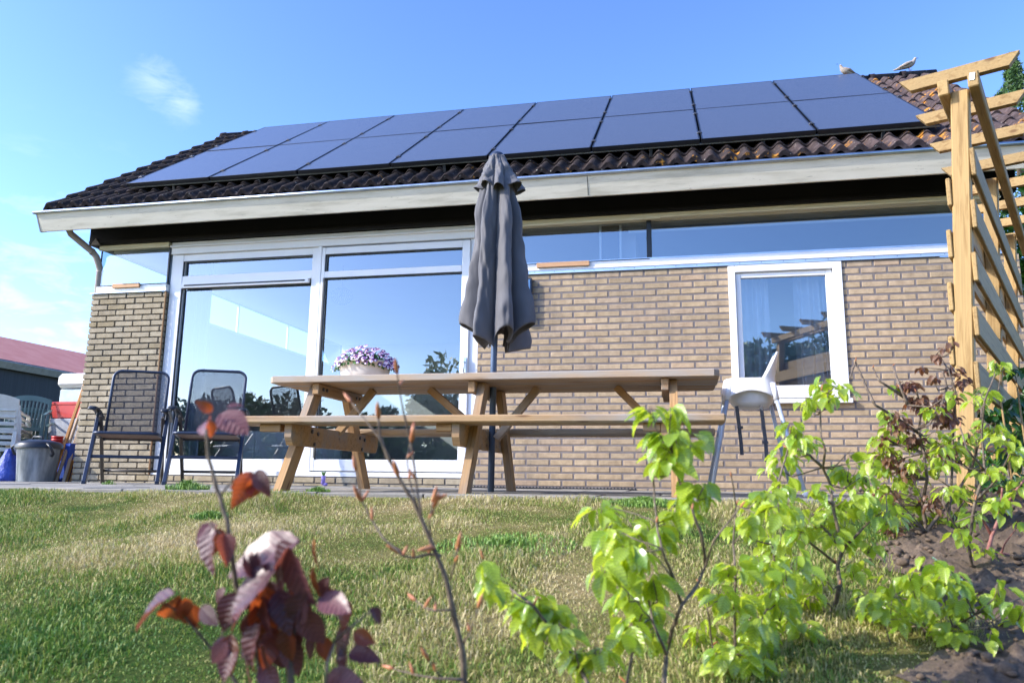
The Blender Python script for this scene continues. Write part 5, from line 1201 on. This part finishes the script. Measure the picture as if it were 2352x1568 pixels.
# green beeches --------------------------------------------------------------
def sapling(name, label, d, stems, clusters, mats=('lf_green',), L=0.062, r=0.0045, extra=0, barkk='twig', buds=6, fill=None, base_px=None):
    root = thing(name, label, 'sapling', ground_end(*(base_px or stems[0][0]), d), GRP)
    mb = MB(); bd = MB(); ends_ = []
    for i, pts in enumerate(stems):
        P = [at(a, b, d+0.05*math.sin(1.7*k+i)) for k, (a, b) in enumerate(pts)]
        if pts[0][1] >= 1540 or i == 0: P = [Vector((P[0].x, P[0].y, gz(P[0].x, P[0].y)-.01))]+P
        stem(mb, P, r*(1 if i == 0 else .62), r*.28, 8, 0.001); ends_.append((P[-1], (P[-1]-P[-2])))
        for q in P[1:]:
            if random.random() < .35: bud(bd, q, rnd(1)+Vector((0, 0, 1)), random.uniform(.014, .022), .0024)
    allp = [at(a, b, d+0.05*math.sin(1.7*k+i)) for i, pts in enumerate(stems) for k, (a, b) in enumerate(pts)]
    clusters = list(clusters)
    if fill:
        fx0, fx1, fy0, fy1, fn, fr, fl_ = fill
        for _ in range(fn): clusters.append((random.uniform(fx0, fx1), random.uniform(fy0, fy1), random.uniform(.6, 1.2)*fr, random.randint(4, fl_), random.uniform(-.15, .15), random.choice(mats)))
    if bd.v: bd.build('bud', M['bud'], root)['kind'] = 'stuff'
    lvs = {m_: Leaves() for m_ in mats}; tw_ = mb
    for cl in clusters:
        a, b, rad_px, n = cl[:4]; dd_ = d+(cl[4] if len(cl) > 4 else random.uniform(-.12, .12)); mt = cl[5] if len(cl) > 5 else mats[0]
        c = at(a, b, dd_); rad = rad_px/(2352*FPX)*dd_
        low = [q for q in allp if q.z < c.z+.01] or allp; q0 = min(low, key=lambda q: (q-c).length)
        if (q0-c).length > rad*.5: stem(tw_, [q0, q0.lerp(c, .5)+rnd(.02)-Vector((0, 0, .01)), c+Vector((0, 0, rad*.3))], r*.33, .0009, 6, .002)
        cluster(lvs[mt], c, rad*1.15, int(n*(1.9 if mt != 'lf_brown' else 2.0)), L*(.72 if mt != 'lf_brown' else .56), .42)
        for k in range(max(2, n//4)):
            q = c+rnd(rad*.5); stem(tw_, [c-Vector((0, 0, rad*.6)), q], .0012, .0008, 5)
    for m_, l_ in lvs.items(): l_.build('leaves', M[m_], root)
    mb.build('stem', M[barkk], root)
    return root
sapling('beech_sapling', 'lowest green beech sapling, one blurred drooping tuft right of the bare one', 1.35,
 [[(1350, 1568), (1310, 1500), (1265, 1440), (1225, 1390), (1170, 1350), (1140, 1325), (1110, 1285)], [(1340, 1600), (1335, 1540), (1320, 1490)]],
 [(1112, 1292, 16, 3), (1130, 1340, 34, 6), (1225, 1380, 50, 16), (1262, 1400, 45, 12), (1225, 1430, 40, 10), (1285, 1440, 26, 6), (1340, 1500, 42, 11), (1372, 1495, 25, 5)], L=0.066)
sapling('beech_sapling', 'tall forked green beech sapling in front of the right end of the picnic table', 1.5,
 [[(1525, 1568), (1530, 1500), (1545, 1440), (1566, 1388), (1600, 1345), (1620, 1300), (1640, 1240), (1700, 1165)], [(1566, 1388), (1548, 1330), (1520, 1260), (1508, 1200), (1502, 1120), (1500, 1095)], [(1620, 1300), (1612, 1230), (1590, 1170), (1562, 1110), (1545, 1040)], [(1530, 1500), (1500, 1430), (1490, 1380)], [(1440, 1568), (1452, 1500), (1462, 1440), (1480, 1400)]],
 [(1495, 940, 22, 4), (1540, 945, 30, 6), (1545, 1010, 55, 16), (1585, 1010, 40, 9), (1530, 1055, 35, 9), (1600, 1120, 48, 13), (1560, 1165, 45, 10), (1378, 1165, 30, 6), (1440, 1205, 42, 11), (1405, 1225, 35, 9), (1500, 1225, 42, 11), (1400, 1280, 42, 12), (1450, 1270, 45, 12), (1385, 1310, 28, 6), (1430, 1320, 28, 5), (1498, 1330, 40, 9), (1440, 1370, 40, 10), (1490, 1400, 44, 11), (1445, 1440, 42, 10), (1500, 1450, 28, 5)], L=0.066, r=.0055)
sapling('beech_sapling', 'slender green beech sapling with an unopened bud tip, left of the high chair legs', 1.75,
 [[(1698, 1600), (1690, 1500), (1686, 1400), (1690, 1330), (1684, 1250), (1690, 1160), (1680, 1095)], [(1640, 1600), (1636, 1480), (1625, 1400), (1610, 1340)], [(1700, 1568), (1720, 1480), (1760, 1400), (1795, 1330)]],
 [(1755, 1145, 45, 14), (1790, 1170, 34, 8), (1730, 1195, 34, 8), (1690, 1300, 35, 7), (1745, 1290, 45, 12), (1640, 1360, 40, 8), (1700, 1380, 50, 12), (1620, 1450, 50, 12), (1740, 1450, 60, 18), (1680, 1500, 60, 16), (1610, 1530, 40, 9), (1790, 1400, 40, 9), (1760, 1520, 55, 16)], L=0.064, r=.005, fill=(1600, 1850, 1280, 1560, 14, 40, 10))
sapling('beech_sapling', 'tallest green beech sapling with a dark crooked stem, in front of the square window', 2.15,
 [[(1940, 1568), (1922, 1480), (1914, 1404), (1929, 1343), (1924, 1296), (1936, 1260), (1927, 1230), (1912, 1157), (1907, 1113), (1890, 1073), (1895, 1033), (1886, 1003), (1884, 946), (1886, 898)], [(1924, 1296), (1885, 1265), (1840, 1230), (1790, 1195)], [(1890, 1073), (1860, 1045), (1832, 1030)], [(1936, 1260), (1975, 1220), (2010, 1185)], [(1925, 1250), (1890, 1210), (1865, 1180)], [(1914, 1404), (1880, 1385), (1840, 1370), (1800, 1340)], [(1800, 1568), (1790, 1400), (1775, 1250), (1790, 1100), (1810, 1030), (1815, 985)]],
 [(1895, 880, 32, 7), (1925, 895, 34, 8), (1902, 912, 22, 4), (1852, 918, 24, 4), (1868, 935, 14, 2), (1815, 975, 30, 8), (1830, 1010, 44, 14), (1800, 1050, 38, 9), (1850, 1020, 30, 6), (1955, 1040, 22, 3), (2000, 1060, 24, 3), (1950, 1085, 44, 13), (1990, 1095, 28, 5), (1800, 1110, 30, 6), (1880, 1120, 26, 5), (1920, 1150, 30, 7), (1940, 1170, 26, 5), (1985, 1150, 36, 8), (1770, 1080, 22, 4), (1800, 1160, 44, 12), (1850, 1200, 48, 14), (1770, 1240, 50, 14), (1900, 1200, 40, 9), (1830, 1290, 50, 12), (1990, 1240, 50, 13), (1960, 1300, 40, 9), (1880, 1330, 44, 9), (1790, 1300, 40, 9), (1870, 1440, 60, 18), (1960, 1460, 60, 18), (2000, 1380, 50, 12), (1820, 1480, 60, 18), (1900, 1530, 70, 20), (1985, 1540, 50, 12)], L=0.062, r=.0075, fill=(1660, 2060, 1130, 1560, 26, 40, 9))
sapling('beech_sapling', 'bushy beech sapling at the lower right corner, green leaves close to the soil', 1.9,
 [[(2200, 1600), (2150, 1520), (2120, 1440), (2100, 1380), (2080, 1330)], [(2150, 1520), (2190, 1440), (2240, 1410), (2352, 1370)], [(2060, 1600), (2050, 1500), (2030, 1420)]],
 [(2010, 1370, 36, 9), (2050, 1340, 42, 10), (2110, 1350, 45, 10), (2170, 1320, 40, 8), (2130, 1290, 30, 6), (2070, 1400, 36, 7), (2200, 1385, 36, 8), (2255, 1375, 34, 7), (2180, 1440, 36, 8), (2120, 1470, 40, 9), (2335, 1400, 40, 8), (2150, 1540, 50, 12), (2060, 1530, 50, 12), (2020, 1470, 40, 9), (2230, 1520, 20, 3)], L=0.060, r=.0055, fill=(2000, 2352, 1320, 1568, 36, 36, 7))
sapling('beech_sapling', 'older beech sapling with black crooked stem and withered bronze leaves beside the pergola foot', 2.9,
 [[(2070, 1440), (2085, 1380), (2115, 1330), (2132, 1290), (2128, 1220), (2118, 1160), (2130, 1100), (2122, 1040), (2110, 985), (2118, 940), (2105, 900)], [(2118, 1000), (2060, 960), (2010, 930), (1990, 890), (1965, 830), (1952, 868)], [(2118, 940), (2060, 900), (2020, 875), (2005, 845)], [(2110, 985), (2160, 940), (2175, 890), (2165, 850)], [(2085, 930), (2068, 890), (2050, 840)], [(2128, 1220), (2190, 1140), (2230, 1080), (2250, 1010), (2255, 930)], [(2122, 1040), (2060, 1020), (2020, 1000)], [(2132, 1290), (2180, 1200), (2215, 1150)], [(2150, 1440), (2160, 1330), (2175, 1230), (2185, 1120), (2190, 980), (2195, 900), (2178, 850), (2160, 820)]],
 [(2085, 885, 24, 26, 0, 'lf_brown'), (2110, 925, 32, 24, 0, 'lf_brown'), (2065, 975, 30, 20, 0, 'lf_brown'), (2100, 1010, 26, 14, 0, 'lf_brown'), (2040, 1050, 30, 16, 0, 'lf_brown'), (2175, 920, 30, 22, 0, 'lf_brown'), (2170, 960, 30, 18, 0, 'lf_brown'), (2040, 1140, 28, 16, 0, 'lf_brown'), (2080, 1070, 30, 14, 0, 'lf_brown'), (2140, 1150, 30, 12, 0, 'lf_brown'), (2050, 1220, 26, 12, 0, 'lf_brown'), (2090, 1250, 28, 12, 0, 'lf_brown'), (2170, 1220, 24, 10, 0, 'lf_brown'),
  (2168, 800, 10, 4, 0, 'lf_brown'), (2185, 790, 12, 4, 0, 'lf_brown'), (2150, 820, 12, 4, 0, 'lf_brown'), (2190, 850, 22, 12, 0, 'lf_brown'), (2140, 870, 16, 6, 0, 'lf_brown'), (2215, 875, 22, 8, 0, 'lf_brown'), (2120, 845, 10, 3, 0, 'lf_brown'),
  (2060, 1000, 28, 12, 0.1), (2020, 1010, 28, 10, 0.1), (2090, 1100, 40, 16, .1), (2150, 1060, 40, 16, .1), (2200, 1020, 40, 16, .1), (2150, 1000, 30, 10, .1), (2240, 1060, 40, 16, .1), (2120, 1190, 40, 14, .1), (2200, 1130, 40, 16, .1), (2060, 1170, 30, 10, .1), (2030, 950, 14, 4, 0), (2055, 890, 10, 3, 0), (2270, 900, 26, 8, 0), (2300, 840, 22, 7, 0), (2180, 1180, 34, 10, 0), (2120, 1280, 40, 12, 0), (2030, 1300, 36, 10, 0), (2195, 905, 20, 4, -.3), (2280, 980, 36, 12, -.2)], mats=('lf_green', 'lf_brown'), L=0.056, r=.0105, fill=(1990, 2345, 930, 1360, 70, 34, 9))
sapling('beech_sapling', 'dense green beech sapling reaching up in front of the pergola post', 2.45,
 [[(2235, 1440), (2240, 1350), (2225, 1250), (2240, 1150), (2262, 1080), (2255, 1000), (2262, 920), (2285, 860)], [(2240, 1150), (2290, 1100), (2320, 1040)], [(2225, 1250), (2190, 1200), (2165, 1150)], [(2262, 1080), (2220, 1030), (2205, 980)]],
 [(2290, 835, 18, 4), (2262, 905, 26, 6), (2240, 920, 22, 5), (2300, 1000, 36, 10), (2330, 1040, 34, 9), (2230, 990, 30, 7), (2270, 1080, 36, 9), (2180, 1130, 34, 9), (2230, 1180, 34, 8), (2300, 1160, 36, 9), (2205, 1230, 36, 9), (2260, 1260, 30, 6), (2345, 1120, 34, 8), (2165, 1060, 30, 7)], L=0.056, r=.007)
rs_ = sapling('beech_sapling', 'thick leafless red-brown stem leaning right across the soil bed at the right edge', 2.6,
 [[(2180, 1520), (2215, 1430), (2240, 1370), (2262, 1290), (2278, 1230), (2295, 1190), (2330, 1130), (2370, 1080)], [(2278, 1230), (2262, 1200), (2248, 1180)], [(2295, 1190), (2300, 1150), (2302, 1120)], [(2262, 1290), (2300, 1270), (2352, 1280)]],
 [(2350, 1200, 20, 4), (2325, 1295, 14, 3)], L=0.045, r=.011, barkk='twig_r')
# climber at the pergola foot
cl = thing('climbing_shrub', 'dark green leafy climber with a few bamboo canes growing round the pergola foot', 'shrub', (7.9, -2.9, 0)); lv = Leaves(); mb = MB(); cn_ = MB()
for (a, b, rp, n, dd_) in ((2290, 960, 50, 60, 3.9), (2340, 930, 45, 55, 4.0), (2310, 1040, 60, 80, 3.8), (2280, 1110, 55, 60, 3.7), (2340, 1110, 50, 60, 3.8), (2330, 1180, 45, 40, 3.7), (2270, 1170, 40, 40, 3.7), (2330, 850, 28, 22, 4.1), (2375, 1000, 60, 70, 4.0), (2245, 1060, 34, 30, 3.7), (2400, 900, 60, 60, 4.1), (2220, 1130, 30, 22, 3.7)):
    c = at(a, b, dd_); rad = rp/(2352*FPX)*dd_; cluster(lv, c, rad, n, 0.06, 0.4); 
    stem(mb, [Vector((c.x+random.uniform(-.1, .1), c.y, gz(c.x, c.y)-.01)), c.lerp(Vector((c.x, c.y, 0)), .5)+rnd(.03), c], .006, .002, 6)
lv.build('leaves', M['lf_dark'], cl); mb.build('stem', M['twig'], cl)
for a, b0, b1, dd_ in ((2296, 900, 1190, 3.6), (2335, 880, 1210, 3.7), (2218, 870, 1000, 4.0), (2268, 980, 1180, 3.8)):
    p = at(a, b0, dd_); cn_.tube([(p.x+.02, p.y, gz(p.x, p.y)-.02), p], .0045, 7)
cn_.build('cane', M['wood_perg'], cl)

# ------------------------------------------------------------------ background trees
def tree(name, label, x, y, h, rx, ry, zc, n, L, mat, trunk=True, group=None, cone=False, seed=1):
    rg = np.random.default_rng(seed); root = thing(name, label, 'tree', (x, y, 0), group)
    if trunk:
        mb = MB(); g0_ = gz(x, y) if y < 0 else 0; mb.tube([(x, y, g0_-.1), (x+.05, y, zc*.5), (x, y, zc), (x+.1, y, h*.85)], [h*.03, h*.024, h*.016, .02], 9)
        for k in range(9):
            a = k*2.4; z0 = zc*.55+(h-zc*.6)*.07*k; e = (x+math.cos(a)*rx*.7, y+math.sin(a)*ry*.7, z0+h*.16); mb.tube([(x, y, z0), (x+math.cos(a)*rx*.35, y+math.sin(a)*ry*.35, z0+h*.05), e], [h*.010, h*.007, .012], 6)
        mb.build('trunk', M['twig'], root)
    nc = 46; dirs = rg.normal(size=(nc, 3)); dirs /= np.linalg.norm(dirs, axis=1)[:, None]; rr_ = rg.random(nc)**.4
    C = dirs*rr_[:, None]*np.array([rx, ry, (h-zc)])*.8; C[:, 2] = np.where(C[:, 2] < 0, C[:, 2]*.75, C[:, 2]); C += np.array([x, y, zc]); sz = rg.uniform(.16, .34, nc)*min(rx, h-zc)
    ci = rg.integers(0, nc, n); q = rg.normal(size=(n, 3)); q /= np.linalg.norm(q, axis=1)[:, None]; P = C[ci]+q*(sz[ci]*rg.random(n)**.45)[:, None]
    if cone:
        u = rg.random(n)**.8; ang = rg.random(n)*6.283; tier = .75+.25*np.sin(u*42+ang*2); r_ = rx*(1-u)*rg.random(n)**.4*tier; P = np.stack([x+r_*np.cos(ang), y+r_*np.sin(ang), zc+u*(h-zc)-r_*.15], 1)
    a = rg.normal(size=(n, 3)); a /= np.linalg.norm(a, axis=1)[:, None]; b = np.cross(a, rg.normal(size=(n, 3))); b /= np.linalg.norm(b, axis=1)[:, None]
    l_ = (L*rg.uniform(.6, 1.3, n))[:, None]; w_ = l_*(.45 if not cone else .2)
    V = np.stack([P-a*l_*.5, P+b*w_*.5, P+a*l_*.5, P-b*w_*.5], 1).reshape(-1, 3); F = np.arange(n*4).reshape(n, 4); T = np.repeat(rg.random(nc)[ci]*.6+rg.random(n)*.4, 4)
    raw_mesh('crown', V, F, mat, root, T); return root
def simple_leaf(name, c1, c2):
    m, t, p = new_mat(name); t.links.new(ramp(t, tintf(t), [(0, c1), (1, c2)]), p.inputs['Base Color']); p.inputs['Roughness'].default_value = .5; return m
M['crown'] = simple_leaf('crown_green', lin('#2e4a1a'), lin('#5f8034')); M['crown_d'] = simple_leaf('conifer_green', lin('#24401f'), lin('#55753a')); M['crown_l'] = simple_leaf('laurel_green', lin('#3f7a22'), lin('#8fbf45'))
pc = at(2285, 200, 17.0)
tree('conifer', 'conifer tip rising behind the roof beside the pergola rafters', pc.x+.4, pc.y, pc.z+0.75, 2.6, 2.6, pc.z-4, 9000, .16, M['crown_d'], True, None, True, 5)
pc = at(2352, 480, 9.0)
tree('laurel_tree', 'bright green leafy tree right of the house behind the pergola', pc.x+.9, pc.y, pc.z+1.2, 1.6, 1.4, pc.z-.4, 9000, .12, M['crown_l'], True, None, False, 6)
pc = at(2352, 750, 8.0)
tree('laurel_tree', 'lower green bush right of the house behind the side boards', pc.x+.7, pc.y, pc.z+.6, 1.3, 1.2, pc.z-.4, 7000, .10, M['crown_l'], True, None, False, 8)
spec = [(-14, -30, 6.0, 4.0), (-9.0, -33, 5.2, 3.6), (-4.5, -30, 7.6, 3.4), (1.0, -34, 4.6, 3.4), (4.6, -31, 5.6, 3.4), (8.5, -30, 8.6, 3.4), (12.5, -32, 9.4, 4.2), (17, -30, 8.8, 4.2), (22, -33, 9.2, 4.6), (-20, -34, 6.6, 4.6), (28, -30, 9.0, 4.6)]
tl_ = ['leftmost', 'second from the left', 'third from the left', 'fourth from the left', 'fifth from the left', 'sixth from the left', 'fifth from the right', 'fourth from the right', 'third from the right', 'second from the right', 'rightmost']
order = sorted(range(len(spec)), key=lambda i: spec[i][0])
for rank, i in enumerate(order):
    x, y, h, r_ = spec[i]; tree('garden_tree', 'broadleaf tree of the row mirrored in the window glass, %s' % tl_[rank], x, y, h-.9, r_, r_, h*.42-.9, 8000, .42, M['crown'], True, 'trees mirrored in the windows', False, 20+i)

# ------------------------------------------------------------------ grass
def grass_mat():
    m, t, p = new_mat('grass_blade'); v = coords(t, 'Object'); n = noise(t, v, 1.5, 5, 0.62, .4); n2 = noise(t, v, 7, 4, .6)
    s = lawn_value(t, v, tintf(t))
    c = ramp(t, s, [(.22, lin('#4c742e')), (.38, lin('#76923a')), (.52, lin('#9ba152')), (.68, lin('#bcae74')), (.86, lin('#d2c396'))])
    t.links.new(c, p.inputs['Base Color']); p.inputs['Roughness'].default_value = .55; p.inputs['Specular IOR Level'].default_value = .35
    o = t.nodes['Material Output']; tl = t.nodes.new('ShaderNodeBsdfTranslucent'); t.links.new(c, tl.inputs[0]); mx = t.nodes.new('ShaderNodeMixShader'); mx.inputs[0].default_value = .3
    t.links.new(p.outputs[0], mx.inputs[1]); t.links.new(tl.outputs[0], mx.inputs[2]); t.links.new(mx.outputs[0], o.inputs[0]); return m
M['grass'] = grass_mat()
def blades(X, Y, Z, H, Wd, T, lean=.55):
    n = len(X); ang = RNG.random(n)*6.283; la = RNG.random(n)*6.283; ln = H*lean*RNG.random(n)**.7
    dx, dy = np.cos(ang)*Wd, np.sin(ang)*Wd; lx, ly = np.cos(la)*ln, np.sin(la)*ln
    V = np.empty((n, 5, 3), np.float32)
    V[:, 0] = np.stack([X-dx, Y-dy, Z], 1); V[:, 1] = np.stack([X+dx, Y+dy, Z], 1)
    V[:, 2] = np.stack([X+dx*.8+lx*.35, Y+dy*.8+ly*.35, Z+H*.6], 1); V[:, 3] = np.stack([X-dx*.8+lx*.35, Y-dy*.8+ly*.35, Z+H*.6], 1)
    V[:, 4] = np.stack([X+lx, Y+ly, Z+H*(1-.3*lean)], 1)
    b = np.arange(n)[:, None]*5; F = np.concatenate([b+np.array([[0, 1, 2]]), b+np.array([[0, 2, 3]]), b+np.array([[3, 2, 4]])], 0)
    return V.reshape(-1, 3), F, np.repeat(T, 5)
def gz_v(X, Y):
    Z = np.empty_like(X)
    for i in range(len(X)): Z[i] = gz(X[i], Y[i])
    return Z
NB = 700000
Y = YE+.02-(RNG.random(NB)**0.8)*3.7; X = -3.5+RNG.random(NB)*12.0
# keep what lies inside the widened view wedge
ax, ay = X-CAM.x, Y-CAM.y; dep = ax*FW.x+ay*FW.y; lat = ax*RT.x+ay*RT.y
k = (dep > .9) & (np.abs(lat) < dep*.80+.5)
edge = np.array([bed_edge(y) for y in Y]); k &= (X < edge+.05*RNG.normal(size=NB)); X, Y = X[k], Y[k]
cl_ = np.array([mnoise.noise(Vector((x*2.1, y*2.1, 0))) for x, y in zip(X, Y)]); H = (.014+.022*RNG.random(len(X)))*(1+1.8*np.clip(cl_, -.3, .7)); 
V, F, T = blades(X, Y, gz_v(X, Y)-.004, H, .0011+.0008*RNG.random(len(X)), RNG.random(len(X)), 1.1)
sets = [(V, F, T)]
# longer green grass along the left end of the patio and on the flat beside the dustbin
n = 26000; X = -3.2+RNG.random(n)*3.6; Y = -3.3+RNG.random(n)*3.0; kk = (Y < -2.2+.25*np.sin(X*4)) | (X < -.45+.2*np.sin(Y*5)); X, Y = X[kk], Y[kk]
sets.append(blades(X, Y, gz_v(X, Y), .025+.04*RNG.random(len(X)), .0017+0*X, RNG.random(len(X))*.05, .8))
n = 9000; X = 6.9+RNG.random(n)*2.4; Y = -5.6+RNG.random(n)*1.5; kk = (X > bed_edge(-5)+.7+.2*np.sin(Y*6)); X, Y = X[kk], Y[kk]; sets.append(blades(X, Y, gz_v(X, Y)+.03, .03+.05*RNG.random(len(X)), .0018+0*X, RNG.random(len(X))*.05, .8))
off = 0; VV = []; FF = []; TT = []
for V, F, T in sets: VV.append(V); FF.append(F+off); TT.append(T); off += len(V)
go = raw_mesh('grass', np.concatenate(VV), np.concatenate(FF), M['grass'], None, np.concatenate(TT)); tag(go, 'short patchy lawn, green with dry straw-coloured areas', 'grass', kind='stuff')
M['tuft'] = simple_leaf('tuft_green', lin('#56802e'), lin('#93ad50'))
for (px, py, y, r_, n, h, lab) in ((430, 1130, -2.95, .13, 900, .085, 'dense green grass tuft at the patio edge in front of the second recliner'), (730, 1137, -2.95, .07, 420, .05, 'thin grass tuft at the patio edge below the boot planter'), (1480, 1168, -3.2, .17, 1800, .055, 'wide green grass tuft just below the patio edge, right of the parasol'), (1160, 1262, -4.1, .26, 1500, .055, 'broad patch of lush grass in the middle of the lawn'), (250, 1112, -1.4, .06, 200, .06, 'sparse weeds in the paving joint in front of the brick pier'), (480, 1190, -3.7, .09, 600, .045, 'small green grass tuft on the lawn behind the copper beech')):
    p = atY(px, py, y); a = RNG.random(n)*6.283; rr_ = r_*np.minimum(np.abs(RNG.normal(size=n))*.5, .62); X = p.x+rr_*np.cos(a)*1.6; Y = y+rr_*np.sin(a)
    Z = np.where(Y > YE, PZ-.004, gz_v(X, Y)); V, F, T = blades(X, Y, Z, h*(.4+.7*RNG.random(n))*(1-.5*rr_/rr_.max()), .0020+0*X, RNG.random(n), .8)
    tag(raw_mesh('grass_tuft', V, F, M['tuft'], None, T), lab, 'grass tuft', 'grass tufts')
